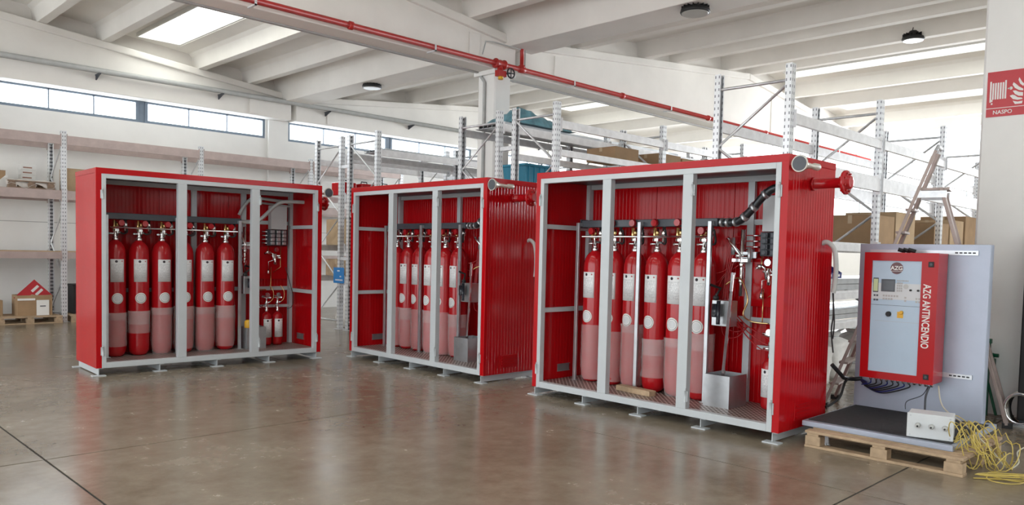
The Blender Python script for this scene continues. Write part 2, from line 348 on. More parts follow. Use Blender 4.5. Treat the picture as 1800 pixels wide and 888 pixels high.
# ------------------------------------------------------------------ roof
ceil = thing('ceiling', (0, 0, 0), kind='structure', label='white precast concrete roof of ribs and slabs with roof lights')
BEAMY = [(2.0, 2.42), (10.06, 10.48), (18.06, 18.46)]
RIBS = [-2.35, -1.15, .95, 2.15, 4.25, 5.45, 7.5, 8.72, 11.5, 13.65, 14.85, 17.05, 18.25, 20.45, 21.65, 23.85, 25.05]
for y0, y1 in BEAMY:
    for xa, xm, xb in ((-6.4, 1.8, 9.93), (10.07, 18.2, 26.35)):
        m = MB(); m.prism([(xa, 4.80), (xb, 4.80), (xb, zb(xb)), (xm, zb(xm)), (xa, zb(xa))], 'Y', y0, y1); m.obj('main_beam', CONCR, ceil, bevel=.012)
        for s in (0, 1):
            ya, yb = (y0 - .07, y0 + .02) if s == 0 else (y1 - .02, y1 + .07)
            for p, q in ((xa, xm), (xm, xb)):
                d = .15; MB().prism([(p, zb(p) - d), (q, zb(q) - d), (q, zb(q)), (p, zb(p))], 'Y', ya, yb).obj('beam_flange', CONCR, ceil, bevel=.02)
        for xr in (xa + 1.0, xm - 1.4, xm + 1.4, xb - 1.0):     # stiffener blocks on the beam web
            MB().box(xr - .12, xr + .12, y0 - .025, y0, 4.83, zb(xr) - .2).obj('beam_stiffener', CONCR, ceil, bevel=.01)
RH = .34
def slab(x0, x1, y0, y1, name='roof_slab'):
    MB().prism([(x0, zb(x0) + RH), (x1, zb(x1) + RH), (x1, zb(x1) + RH + .1), (x0, zb(x0) + RH + .1)], 'Y', y0, y1).obj(name, CONCR, ceil)
ends = [-6.4, 1.8, 9.6, 10.4, 18.2, 26.4]
for bi, (y0, y1) in enumerate(BAYS):
    rb = [r for r in RIBS]
    for r in rb:
        z = zb(r + .13)
        m = MB(); m.prism([(r + .05, z), (r + .23, z), (r + .27, z + RH - .05), (r + .36, z + RH + .04), (r - .08, z + RH + .04), (r + .01, z + RH - .05)], 'Y', y0 + .02, y1 - .02); m.obj('rib', CONCR, ceil, bevel=.008)
    cuts = sorted(set([-6.4, 1.8, 9.62, 10.38, 18.2, 26.4] + [r + .14 for r in rb]))
    for a, b in zip(cuts[:-1], cuts[1:]):
        if a == 9.62: continue
        mid = (a + b) / 2
        sk = [s for s in SKYL if s[2] == bi and a - .01 <= s[0] and s[1] <= b + .01]
        if sk:
            xa, xb, _, ya, yb = sk[0]
            slab(a, xa, y0, y1); slab(xb, b, y0, y1); slab(xa, xb, y0, ya); slab(xa, xb, yb, y1)
            zt = zb((xa + xb) / 2) + RH + .1
            e = .003; k = MB(); k.box(xa + e, xa + .03, ya + e, yb - e, zt - .13, zt + .2); k.box(xb - .03, xb - e, ya + e, yb - e, zt - .13, zt + .2); k.box(xa + .03, xb - .03, ya + e, ya + .03, zt - .13, zt + .2); k.box(xa + .03, xb - .03, yb - .03, yb - e, zt - .13, zt + .2)
            k.obj('roof_light_kerb', WHITE, ceil)
            nb = 4; dy = (yb - ya) / nb
            for q in range(nb): MB().box(xa, xb, ya + q * dy + .01, ya + (q + 1) * dy - .01, zt + .2, zt + .21).obj('roof_light_pane', POLY, ceil)
        else: slab(a, b, y0, y1)
        # infill wall between the beam top and the slab
        for yy in (y0 + .0, y1 - .1):
            if -6 < yy: MB().prism([(a, zb(a) - .02), (b, zb(b) - .02), (b, zb(b) + RH), (a, zb(a) + RH)], 'Y', yy, yy + .1).obj('infill_panel', CONCR2, ceil)
    # valley gutter beam
    g = MB(); g.prism([(9.66, 5.22), (10.34, 5.22), (10.40, 5.62), (10.48, 5.92), (9.52, 5.92), (9.60, 5.62)], 'Y', y0 + .01, y1 - .01); g.obj('gutter_beam', CONCR, ceil, bevel=.01)
# columns under the valley
def column(x0, x1, y0, y1, label):
    c = thing('column', ((x0 + x1) / 2, (y0 + y1) / 2, 0), kind='structure', label=label)
    a, b = (x1 - x0) / 2, (y1 - y0) / 2; k = .025
    MB().prism([(-a + k, -b), (a - k, -b), (a, -b + k), (a, b - k), (a - k, b), (-a + k, b), (-a, b - k), (-a, -b + k)], 'Z', 0, 5.22).obj('shaft', WALLM, c)
    MB().box(-a - .06, a + .06, -b - .05, b + .05, 4.72, 4.80).obj('capital', WALLM, c, bevel=.01)
    return c
c1 = column(9.45, 9.84, 10.07, 10.52, 'white concrete column carrying the central roof beams')
MB().tube([(-.225, .02, 0), (-.225, .02, 4.6), (-.225, .12, 4.72)], .028, 10).obj('downpipe', GREYC, c1)
c2 = column(9.45, 9.95, 1.45, 2.475, 'white column at the right edge carrying the hose reel sign')

# ------------------------------------------------------------------ red sprinkler pipe, wall conduit
rp = thing('sprinkler_pipe', (0, 9.93, 4.86), label='long red sprinkler pipe running along the central roof beam', cat='pipe')
MB().tube([(-2, 0, 0), (26, 0, 0)], .045, 12).obj('pipe_run', REDP, rp)
for x in (4.9, 7.95, 11.35, 14.6, 17.6, 20.5, 23.5):
    m = MB(); m.box(x - .015, x + .015, -.06, .16, -.075, -.055); m.box(x - .015, x + .015, -.06, -.05, -.075, .03); m.obj('pipe_bracket', GALV, rp)
for x in (6.4, 12.9, 16.2, 19.0): MB().lathe([(.045, -.04), (.062, -.03), (.062, .03), (.045, .04)], (x, 0, 0), 12, 'X').obj('coupling', REDP, rp)
v = MB(); v.lathe([(.05, -.12), (.085, -.11), (.085, -.09), (.06, -.07), (.075, 0), (.06, .07), (.085, .09), (.085, .11), (.05, .12)], (9.42, 0, 0), 14, 'X'); v.cyl((9.42, 0, 0), (9.42, -.02, -.15), .05); v.box(9.33, 9.51, -.08, .02, -.22, -.12)
vo = v.obj('control_valve', REDP, rp)
MB().cyl((9.42, -.03, -.22), (9.42, -.03, -.27), .045).obj('valve_cap', YELP, vo)
h = MB(); h.tube([(9.62, -.12 + .0, -.13 + .0)] and [(9.60 + .085 * math.cos(a), -.10, -.14 + .085 * math.sin(a)) for a in [2 * PI * i / 16 for i in range(16)]], .013, 6, closed=True)
for a in (0, PI / 2): h.cyl((9.60 - .085 * math.cos(a), -.10, -.14 - .085 * math.sin(a)), (9.60 + .085 * math.cos(a), -.10, -.14 + .085 * math.sin(a)), .009)
h.cyl((9.5, -.05, -.16), (9.60, -.10, -.14), .014); h.obj('handwheel', BLACK, vo)
m = MB(); m.cyl((9.96, 0, 0), (9.96, 0, .46), .035); m.lathe([(.035, -.08), (.06, -.07), (.06, -.03), (.035, -.02)], (9.96, 0, .10), 12); m.lathe([(.045, -.07), (.06, -.06), (.06, .06), (.045, .07)], (9.96, 0, 0), 12, 'X'); m.obj('riser', REDP, rp)
m = MB(); m.tube([(9.1, 0.1, .12), (9.1, .02, .33), (9.25, -.02, .34), (9.9, -.02, .34)], .012, 6); m.tube([(10.06, .02, -.05), (10.06, .02, .5)], .014, 6); m.obj('small_conduit', GREYC, rp)
sf = MB().box(-6, 9.4, 10.44, 10.50, 4.775, 4.80).box(9.9, 26, 10.44, 10.50, 4.775, 4.80).obj('cable_strip', SOFF, label='thin grey cable strip along the underside of the central beam', cat='cable strip')
wp = thing('wall_conduit', (0, 17.86, 5.2), label='grey conduit with brackets running below the back wall beam', cat='conduit')
m = MB(); m.tube([(-4, 0, 0), (24, 0, 0)], .055, 10); m.box(-4, 24, .06, .16, -.03, .0); m.obj('conduit_run', GREYC, wp)
for x in (2.2, 5.4, 8.05, 10.9, 13.6, 16.3, 19): MB().box(x - .02, x + .02, -.06, .2, -.08, -.055).prism([(-.05, -.08), (.2, -.17), (.2, -.08)], 'X', x - .012, x + .012).obj('conduit_bracket', DARK, wp)

# ------------------------------------------------------------------ high bay lamps
lamp_meshes = None
def lamp(x, y, z, zt, label):
    t = thing('high_bay_lamp', (x, y, z), label=label, cat='lamp', group='high bay lamps under the roof')
    h_ = MB().lathe([(.205, .0), (.215, .02), (.205, .06), (.12, .10), (.10, .15), (.07, .19), (.03, .20)], n=24)
    for i in range(16):
        a = 2 * PI * i / 16; h_.box(.07, .20, -.004, .004, .05, .13, Matrix.Rotation(a, 4, 'Z'))
    h_.obj('housing', BLACK, t)
    MB().lathe([(.185, -.012), (.195, -.002), (.195, .004)], n=24).obj('lens', LENS, t)
    for s in (-.06, .06): MB().tube([(s, 0, .18), (s * .3, 0, .27)], .008, 6).obj('bail', BLACK, t)
    MB().cyl((0, 0, .26), (0, 0, zt - z), .008, n=6).obj('hanger', BLACK, t)
lamp(9.93, 14.53, 5.14, 5.5, 'black high bay lamp hanging left of the central column')
lamp(9.89, 6.34, 5.12, 5.5, 'black high bay lamp at the top edge above the right cabinet')
lamp(17.1, 5.78, 6.12, 6.55, 'black high bay lamp beside the long roof light at right')
# ------------------------------------------------------------------ red suppression cabinets
CW, CD, CH, CZ = 2.96, .92, 2.494, .094
POSE = [(3.0017, 10.0646, -.0431), (6.4001, 9.8464, -1.58), (6.3509, 6.041, -1.5791)]
def ribbed(w, z0, z1, th, axis, off, pitch=.05, dep=.0018):
    """vertical micro-ribbed sheet: both faces follow a shallow trapezoid profile along its width"""
    out, inn = [], []; n = int(w / pitch); p = w / n
    for i in range(n):
        a = i * p
        for u, d in ((0, 0), (.62, 0), (.72, dep), (.9, dep)): out.append((a + u * p, d)); inn.append((a + u * p, th - d))
    out.append((w, 0)); inn.append((w, th))
    m = MB(); k = len(out)
    def P(u, d, z): return (off + d, u, z) if axis == 'x' else (u, off + d, z)
    m.v = [P(u, d, z0) for u, d in out] + [P(u, d, z1) for u, d in out] + [P(u, d, z0) for u, d in inn] + [P(u, d, z1) for u, d in inn]
    flip = axis == 'x'
    def F(q): m.f.append(q[::-1] if flip else q); m.sm.append(False)
    for i in range(k - 1):
        F([i, i + 1, k + i + 1, k + i]); F([2 * k + i + 1, 2 * k + i, 3 * k + i, 3 * k + i + 1]); F([k + i, k + i + 1, 3 * k + i + 1, 3 * k + i]); F([i + 1, i, 2 * k + i, 2 * k + i + 1])
    F([0, k, 3 * k, 2 * k]); F([k - 1, 3 * k - 1, 4 * k - 1, 2 * k - 1])
    return m
CM = {}
def cm(name, f, mt, bevel=0):
    if name not in CM: CM[name] = f().mesh(name.split('#')[0], mt, bevel)
    return CM[name]
def bx(*a): return lambda: MB().box(*a)
zf = .155   # deck level
def cabinet(ci, label, dx):
    X, Y, t = POSE[ci]
    R = thing('suppression_cabinet', (X, Y, 0), t, label=label, cat='cabinet', group='red open front suppression cabinets')
    def part(key, f, mt, parent=R, bevel=0, **kw): return put(cm(key, f, mt, bevel), key.split('#')[0], parent, **kw)
    # shell
    part('side_panel#l', lambda: ribbed(CD - .1, CZ, 2.43, .045, 'x', 0).box(0, 0, 0, 0, 0, 0) if False else ribbed(CD, CZ, 2.43, .045, 'x', 0), RED)
    part('side_panel#r', lambda: ribbed(CD, CZ, 2.43, .045, 'x', CW - .045), RED)
    for i in range(3):
        w = (CW - .09) / 3; part('back_panel#%d' % i, lambda i=i, w=w: ribbed(w - .006, CZ, 2.43, .045, 'y', CD - .045), RED, loc=(.045 + i * w + .003, 0, 0))
    part('roof_panel', bx(-.004, CW + .004, -.004, CD + .004, 2.43, CH), RED, bevel=.006)
    part('corner_strip#l', bx(-.003, .062, -.006, .05, CZ, 2.43), RED, bevel=.004); part('corner_strip#r', bx(CW - .062, CW + .003, -.006, .05, CZ, 2.43), RED, bevel=.004)
    part('top_strip', bx(-.003, CW + .003, -.006, .05, 2.425, CH - .003), RED, bevel=.004)
    # door frame
    part('jamb#l', bx(.062, .112, -.008, .06, CZ, 2.425), FRAME, bevel=.003); part('jamb#r', bx(CW - .112, CW - .062, -.008, .06, CZ, 2.425), FRAME, bevel=.003)
    part('header', bx(.112, CW - .112, -.008, .06, 2.372, 2.425), FRAME, bevel=.003)
    part('sill', bx(.112, CW - .112, -.008, .06, CZ, .160), FRAME, bevel=.003)
    part('mullion#1', bx(.948, 1.058, -.010, .06, .160, 2.372), FRAME, bevel=.003); part('mullion#2', bx(1.918, 2.028, -.010, .06, .160, 2.372), FRAME, bevel=.003)
    for x, zs in ((.07, (.30, 2.18)), (CW - .07, (.30, 2.18)), (2.028, (.28, 2.22))):
        for z in zs:
            part('hinge', lambda: MB().cyl((0, -.018, -.055), (0, -.018, .055), .011, n=10).box(-.022, .022, -.014, -.006, -.05, .05).cyl((0, -.018, .055), (0, -.018, .075), .006, n=8), FRAME, loc=(x, 0, z))
    # deck and skids
    part('deck_plate', bx(.05, CW - .05, .055, CD - .046, .125, zf), TREAD)
    part('deck_beam', bx(.03, CW - .03, .06, .10, CZ - .002, .125), FRAME)
    for x in (.03, .735, 1.46, 2.185, 2.90):
        s = part('skid', lambda: MB().box(-.004, .004, .01, CD - .01, .012, CZ).box(-.004, .05, .01, CD - .01, CZ - .008, CZ), FRAME, loc=(x, 0, 0))
        for y in (-.03, CD - .06): part('foot_plate', bx(-.075, .075, 0, .09, 0, .010), FRAME, parent=s, loc=(0, y, 0))
    # inner rails and posts
    for x in (.045, CW - .095):
        for z in (.935, 1.875): part('side_rail', bx(0, .05, .06, .82, 0, .05), FRAME, loc=(x, 0, z))
        part('corner_post', bx(0, .05, .80, .87, zf, 2.43), FRAME, loc=(x, 0, 0))
    for x in (1.42, 2.13): part('back_post', bx(0, .07, .83, .872, zf, 2.43), FRAME, loc=(x, 0, 0))
    for z in (.955, 1.93): part('back_rail', bx(.10, CW - .10, .845, .873, 0, .055), FRAME, loc=(0, 0, z))
    part('roof_rail', bx(.10, CW - .10, .82, .873, 2.36, 2.43), FRAME)
    part('roof_liner', bx(.05, CW - .05, .06, .86, 2.415, 2.429), DARK)
    part('drain_grille', lambda: MB().box(0, .006, 0, .20, 0, .075).box(0, .012, -.005, .205, -.006, 0).box(0, .012, -.005, .205, .075, .081), STEEL, loc=(.047, .36, .24)); part('drain_grille', lambda: MB(), STEEL, loc=(CW - .055, .42, .24))
    ve = part('louvre', bx(0, .006, 0, .30, 0, .16), RED, loc=(CW, .28, .165), bevel=.004)
    for k in range(4): part('louvre_blade', bx(0, .012, .02, .28, 0, .014), RED, parent=ve, loc=(.004, 0, .025 + k * .034))
    # manifold carried on three slim posts in front of the cylinders
    mn = part('manifold', bx(.24, 1.99, .50, .60, 1.905, 1.985), DARK, bevel=.006)
    part('manifold_cap', bx(.225, .24, .49, .61, 1.895, 1.995), DARK, parent=mn)
    for x in (.235, 1.093, 1.945): part('manifold_post', lambda: MB().box(-.02, .02, .435, .465, zf, 1.955).box(-.02, .02, .465, .50, 1.915, 1.955).box(-.04, .04, .42, .48, zf, zf + .008), STEEL, loc=(x, 0, 0), bevel=.003)
    part('pilot_pipe', lambda: MB().tube([(.28, .47, 1.80), (1.92, .47, 1.80)], .011, 8), CHROME)
    for i in range(6):
        x = .383 + .284 * i
        cp = part('check_valve', lambda: MB().lathe([(.018, -.16), (.018, -.10), (.028, -.09), (.028, -.05), (.018, -.04), (.018, 0)], n=12), CHROME, parent=mn, loc=(x + .10, .55, 1.905))
        part('red_cap', lambda: MB().lathe([(.036, -.02), (.042, -.012), (.042, .012), (.030, .02)], n=16, axis='Y'), REDC, parent=mn, loc=(x + .03, .475, 1.86 if ci != 2 or i in (0, 5) else 1.945))
    # load cell box, lever and galvanised trough
    lb = part('gauge_box', bx(2.00, 2.20, .44, .58, .93, 1.18), STEEL, bevel=.005)
    part('gauge_glass', lambda: MB().cyl((2.07, .385, 1.02), (2.07, .385, 1.15), .035).cyl((2.11, .38, .95), (2.11, .38, 1.18), .02), LCD, parent=lb)
    part('gauge_knob', lambda: MB().lathe([(.02, 0), (.03, .01), (.03, .03), (.015, .05)], (2.03, .46, 1.18), 12).tube([(2.03, .46, 1.22), (2.10, .42, 1.30), (2.0, .40, 1.33)], .014, 8), BLACK, parent=lb)
    lv = part('lever_arm', lambda: MB().box(-.016, .016, -.006, .006, 0, 1.02).box(-.012, .012, -.02, .02, .86, 1.04), CHROME, loc=(2.16, .42, .42), rot=(0, .07 if ci != 0 else .02, 0))
    tr = part('trough', lambda: MB().box(2.005, 2.285, .33, .334, zf, .465).box(2.005, 2.285, .65, .654, zf, .465).box(2.005, 2.009, .334, .65, zf, .465).box(2.281, 2.285, .334, .65, zf, .465).box(2.009, 2.281, .334, .65, zf, zf + .004), STEEL)
    if ci == 0: part('yellow_weight', lambda: MB().lathe([(.05, 0), (.055, .01), (.055, .09), (.03, .11)], n=14), YELP, loc=(2.03, .34, .46))
    # discharge pipe from the manifold end up to the roof and out through the right side
    P = spline([(1.99, .55, 1.945), (2.11, .54, 1.942), (2.23, .52, 1.96), (2.36, .51, 2.07), (2.48, .50, 2.19), (2.62, .49, 2.26), (2.96, .46, 2.27)], 4)
    dpz = part('discharge_pipe#%d' % (ci == 0), lambda: MB().tube(P, .026 if ci == 0 else .038, 12), GREYC if ci == 0 else mat('black_steel_pipe', (.05, .053, .058), .33, .6, noise=.3, scale=18))
    for k in (1, 3, 6, 9, 12, 16) if ci else (): part('pipe_coupling#%d' % k, lambda k=k: MB().tube([P[k], P[k + 1]], .046, 14), STEEL, parent=dpz)
    op = part('outlet_pipe', lambda: MB().tube([(2.95, .46, 2.27), (3.24, .46, 2.27)], .045, 14).lathe([(.06, 0), (.06, .02)], (2.965, .46, 2.27), 16, 'X'), REDC)
    fg = part('flange', lambda: MB().lathe([(.10, 0), (.105, .005), (.105, .022), (.10, .027), (.06, .03), (.055, .06), (.04, .062)], (3.24, .46, 2.27), 24, 'X'), REDC, parent=op)
    for k in range(8):
        a = 2 * PI * k / 8 + .3; part('flange_bolt#%d' % k, lambda a=a: MB().cyl((3.225, .46 + .08 * math.cos(a), 2.27 + .08 * math.sin(a)), (3.283, .46 + .08 * math.cos(a), 2.27 + .08 * math.sin(a)), .009, n=6), REDP, parent=op)
    # horn on the right side
    hn = part('siren_horn', lambda: MB().lathe([(.070, -.05), (.074, -.045), (.060, -.02), (.040, .02), (.024, .08), (.018, .20), (.026, .21), (.03, .23), (.03, .30), (.015, .31)], (3.06, .03, 2.40), 20, 'Y').cyl((2.965, .27, 2.40), (3.06, .27, 2.40), .016), mat('horn_ivory', (.55, .52, .46), .35, .2, noise=.06))
    part('horn_mouth', lambda: MB().lathe([(.062, -.0515), (.062, -.0505)], (3.06, .03, 2.40), 20, 'Y'), DARK, parent=hn)
    # flexible conduit out of the right side
    part('cable_conduit', lambda: MB().tube(spline([(2.95, .72, 1.75), (3.0, .72, 1.76), (3.06, .73, 1.70), (3.08, .74, 1.55), (3.07, .75, 1.38), (3.06, .75, 1.30)], 5), .022, 10), GREYC)
    part('hanging_wire', lambda: MB().tube(spline([(3.06, .75, 1.30), (3.07, .75, 1.1), (3.05, .77, .95), (3.07, .78, .75)], 6), .007, 6).tube(spline([(3.06, .74, 1.30), (3.09, .73, 1.05), (3.07, .76, .88)], 6), .006, 6), BLACK)
    # instruments on the back wall of the right bay
    g = (dx, 0, 0)
    bp_ = part('instrument_plate', bx(2.40, 2.84, .838, .846, 1.12, 1.60), RED, loc=g, bevel=.003)
    part('junction_box', bx(2.54, 2.79, .74, .845, 1.86, 2.21), GREYP, loc=g, bevel=.006)
    sb = part('solenoid_block', bx(2.50, 2.82, .79, .845, 1.62, 1.855), DARK, loc=g, bevel=.004)
    for i in range(4):
        for j in range(3):
            part('solenoid#%d' % (ci == 0), lambda: MB().box(-.03, .03, -.05, 0, -.024, .024).cyl((0, -.05, 0), (0, -.062, 0), .016, n=10), STEEL if ci == 0 else DARK, parent=sb, loc=(2.57 + j * .09, .79, 1.655 + i * .056), bevel=.004)
        part('push_fitting', lambda: MB().cyl((2.42, .80, 0), (2.50, .80, 0), .009, n=8), CHROME, parent=sb, loc=(0, 0, 1.655 + i * .056))
    for i in range(4):
        z = 1.655 + i * .056
        part('red_hose#%d' % i, lambda z=z, i=i: MB().tube(spline([(2.43, .80, z), (2.33, .77, z - .01), (2.24 - .012 * i, .74, z - .12), (2.22 - .02 * i, .70, 1.2 - .1 * i), (2.30, .72, .98 - .06 * i), (2.42, .76, .92)], 5), .006, 6), REDC, loc=g)
    part('brass_pipe#a', lambda: MB().tube([(2.52, .80, 1.62), (2.52, .80, 1.50), (2.62, .80, 1.50), (2.62, .80, 1.36)], .007, 6).tube([(2.72, .80, 1.60), (2.72, .80, 1.30), (2.60, .80, 1.22)], .006, 6).tube([(2.56, .78, 1.30), (2.56, .78, .96)], .006, 6), BRASS, loc=g)
    rg = part('regulator', lambda: MB().cyl((2.62, .77, 1.34), (2.62, .77, 1.50), .022).cyl((2.62, .77, 1.44), (2.70, .77, 1.44), .014).cyl((2.55, .77, 1.47), (2.69, .77, 1.47), .012), CHROME, loc=g)
    part('pressure_gauge', lambda: MB().lathe([(.034, 0), (.036, .006), (.036, .026), (.030, .03)], (2.62, .72, 1.56), 16, 'Y'), CHROME, parent=rg)
    part('wall_cock', lambda: MB().cyl((2.36, .80, 1.50), (2.46, .80, 1.52), .014).tube([(2.44, .78, 1.52), (2.48, .76, 1.50), (2.49, .76, 1.40)], .012, 8).lathe([(.028, 0), (.028, .04)], (2.41, .79, 1.50), 10), CHROME, loc=(dx + .1, 0, 0))
    if ci == 0: part('top_conduit', lambda: MB().tube(spline([(2.08, .80, 2.05), (2.16, .79, 2.20), (2.28, .78, 2.30), (2.45, .78, 2.30), (2.86, .78, 2.27)], 5), .024, 10).tube([(2.40, .78, 2.24), (2.86, .78, 2.21)], .016, 8), GREYC if ci == 0 else STEEL)
    part('valve_tree', lambda: MB().cyl((2.14, .74, 1.22), (2.14, .74, 1.88), .024).cyl((2.08, .73, 1.62), (2.22, .73, 1.62), .018).tube([(2.14, .72, 1.62), (2.06, .66, 1.74), (2.04, .62, 1.80)], .016, 8).lathe([(.02, 0), (.034, .01), (.034, .05), (.02, .06)], (2.14, .74, 1.50), 12).lathe([(.02, 0), (.034, .01), (.034, .05), (.02, .06)], (2.14, .74, 1.34), 12).box(2.04, 2.24, .72, .76, 1.56, 1.59), CHROME)
    for i in range(3):
        part('red_loop#%d' % i, lambda i=i: MB().tube(spline([(2.44 - .0 * i, .81, 1.70 - .05 * i), (2.30, .79, 1.66 - .06 * i), (2.20 - .03 * i, .74, 1.50 - .05 * i), (2.10, .66, 1.44 - .1 * i), (2.05, .60, 1.50 - .06 * i)], 6), .006, 6), REDC, loc=g)
        part('red_drop#%d' % i, lambda i=i: MB().tube(spline([(2.18, .58, 1.05 - .03 * i), (2.26, .66, .94 - .05 * i), (2.38, .72, .86 - .07 * i), (2.50 + dx * .5, .74, .80 - .05 * i)], 6), .006, 6), REDC)
    part('sensor_drop', lambda: MB().tube([(2.60, .80, 1.40), (2.53, .80, 1.38), (2.53, .80, 1.26)], .006, 6).lathe([(.014, 1.20), (.02, 1.21), (.016, 1.26)], (2.53, .80, 0), 10), CHROME, loc=g)
    part('bracket_plate', lambda: MB().box(2.12, 2.30, .72, .74, 1.60, 1.66).cyl((2.06, .70, 1.63), (2.06, .70, 1.80), .02).cyl((2.24, .70, 1.56), (2.24, .70, 1.70), .018), STEEL)
    part('clamp_rail', bx(2.30, 2.86, .80, .84, .70, .74), FRAME)
    part('loose_hose', lambda: MB().tube(spline([(2.10, .50, 1.33), (2.20, .60, 1.40), (2.26, .66, 1.2), (2.24, .62, 1.05), (2.30, .68, .98), (2.46 + dx, .72, .97)], 6), .008, 6), BRASS)
    part('side_cable', lambda: MB().tube(spline([(2.80, .80, 1.30), (2.84, .72, 1.05), (2.86, .66, .85), (2.82, .62, .72), (2.76, .66, .68)], 6), .005, 6), BLACK)
    return R
cabinet(0, 'red open cabinet at left with six gas cylinders, front facing right of the camera', 0.0)
cabinet(1, 'red open cabinet in the middle, partly behind the nearest one', -.20)
cabinet(2, 'red open cabinet nearest the camera, right of centre', -.20)
def cworld(ci, x, y, z=0):
    X, Y, t = POSE[ci]; return (X + math.cos(t) * x - math.sin(t) * y, Y + math.sin(t) * x + math.cos(t) * y, z)

# ------------------------------------------------------------------ gas cylinders
CR = .124
def patch(r, half, z0, z1, n=10):      # label: a curved sheet with its own thickness in front of the cylinder (facing -y)
    m = MB(); m.uv = []
    for rr in (r + .0012, r + .0002):
        for i in range(n + 1):
            a = -PI / 2 - half + 2 * half * i / n
            for z, w in ((z0, 0), (z1, 1)): m.v.append((rr * math.cos(a), rr * math.sin(a), z)); m.uv.append((i / n, w))
    k = 2 * (n + 1)
    for i in range(n):
        a, b = 2 * i, 2 * i + 2; m.f.append([a, b, b + 1, a + 1]); m.sm.append(True); m.f.append([k + b, k + a, k + a + 1, k + b + 1]); m.sm.append(True)
        m.f.append([a, k + a, k + b, b]); m.f.append([a + 1, b + 1, k + b + 1, k + a + 1]); m.sm += [False, False]
    m.f.append([0, 1, k + 1, k]); m.f.append([k - 2, 2 * k - 2, 2 * k - 1, k - 1]); m.sm += [False, False]
    return m
def disc_patch(r, rad, zc, n=24):
    m = MB(); m.uv = []; rings = (0, .3, .62, .74, .82, 1)
    for q in rings:
        for j in range(n):
            a = 2 * PI * j / n; u = rad * q * math.cos(a) / r; th = -PI / 2 + u
            m.v.append(((r + .0012) * math.cos(th), (r + .0012) * math.sin(th), zc + rad * q * math.sin(a))); m.uv.append((q, 0))
    for i in range(len(rings) - 1):
        for j in range(n):
            j2 = (j + 1) % n; m.f.append([i * n + j, (i + 1) * n + j, (i + 1) * n + j2, i * n + j2]); m.sm.append(True)
    b = len(m.v); o = (len(rings) - 1) * n
    for j in range(n):
        x, y, z = m.v[o + j]; m.v.append((x * .992, y * .992, z)); m.uv.append((1, 0))
    for j in range(n):
        j2 = (j + 1) % n; m.f.append([o + j, b + j, b + j2, o + j2]); m.sm.append(False)
    return m
cyl_body = MB().lathe([(.055, .0), (.085, .006), (.108, .03), (.120, .07), (CR, .13), (CR, 1.30), (.121, 1.345), (.110, 1.395), (.090, 1.435), (.062, 1.465), (.042, 1.480), (.036, 1.49)], n=32).mesh('cylinder_body', REDC)
cyl_neck = MB().lathe([(.040, 1.485), (.042, 1.49), (.042, 1.515), (.034, 1.52)], n=16).mesh('neck_ring', CHROME)
def valve():
    m = MB(); m.lathe([(.030, 1.515), (.030, 1.54), (.024, 1.55), (.024, 1.62), (.032, 1.625), (.032, 1.66), (.018, 1.67), (.018, 1.71), (.010, 1.715), (.010, 1.735)], n=14)
    m.cyl((0, 0, 1.57), (-.075, -.02, 1.57), .013, n=10); m.cyl((0, 0, 1.585), (.06, 0, 1.585), .015, n=10); m.cyl((.02, -.035, 1.54), (.02, -.035, 1.70), .013, n=10); m.box(-.03, .035, -.045, -.008, 1.60, 1.625)
    return m
cyl_valve = valve().mesh('valve', CHROME)
cyl_act = MB().cyl((-.02, -.032, 1.60), (-.02, -.032, 1.74), .016, n=10).lathe([(.012, 1.66), (.02, 1.67), (.02, 1.70), (.012, 1.71)], (.02, -.035, 0), 10).mesh('actuator', BRASS)
cyl_hose = MB().tube(spline([(.06, 0, 1.585), (.09, -.005, 1.57), (.128, -.03, 1.585), (.130, -.035, 1.63), (.112, -.015, 1.68), (.10, -.01, 1.72)], 5), .011, 8).mesh('discharge_hose', BLACK)
cyl_label = patch(CR, .70, .955, 1.245).mesh('label', LABEL)
cyl_stick = disc_patch(CR, .070, .745).mesh('round_sticker', STICK)
def sleeve(z0, z1, rolls, seed):
    rnd = random.Random(seed); prof = []; n = 14
    for i in range(n + 1):
        z = z0 + (z1 - z0) * i / n; base = CR if z > .13 else .120 - (0.13 - z) * .12
        r = base + .008 + .003 * rnd.random()
        for zr in rolls:
            if abs(z - zr) < .02: r += .007
        prof.append((r, z))
    m = MB(); nn = 28; k = 0
    for r, z in prof:
        for j in range(nn):
            a = 2 * PI * j / nn; q = r + .0022 * math.sin(5 * a + z * 23 + seed) * (1 if z < .3 or z > z1 - .05 else .4); m.v.append((q * math.cos(a), q * math.sin(a), z))
    for i in range(n):
        for j in range(nn): j2 = (j + 1) % nn; m.f.append([i * nn + j, i * nn + j2, (i + 1) * nn + j2, (i + 1) * nn + j]); m.sm.append(True)
    return m
ORD = ['leftmost', 'second from the left', 'third from the left', 'fourth from the left', 'fifth from the left', 'rightmost']
CABN = ['left cabinet', 'middle cabinet', 'nearest cabinet']
SLV = [[(.13, .56, (.54,)), (.29, .575, (.55,)), (.0, .61, (.60,)), (.05, .62, (.6,)), (.0, .60, (.59,)), (.05, .615, (.60, .50, .46))],
       [(.03, .60, ()), (.04, .60, (.59,)), (.03, .60, ()), (.0, .60, (.59,)), (.01, .60, ()), (.03, .585, (.58,))],
       [(.03, .65, ()), (.04, .60, ()), (.03, .70, (.69,)), (.16, .565, (.55, .36, .18)), (.0, .60, (.59,)), (.08, .675, (.67,))]]
SLVD = ['', ' with a double net sleeve', ' with a netted foot', '', '', ' with a rolled net sleeve']
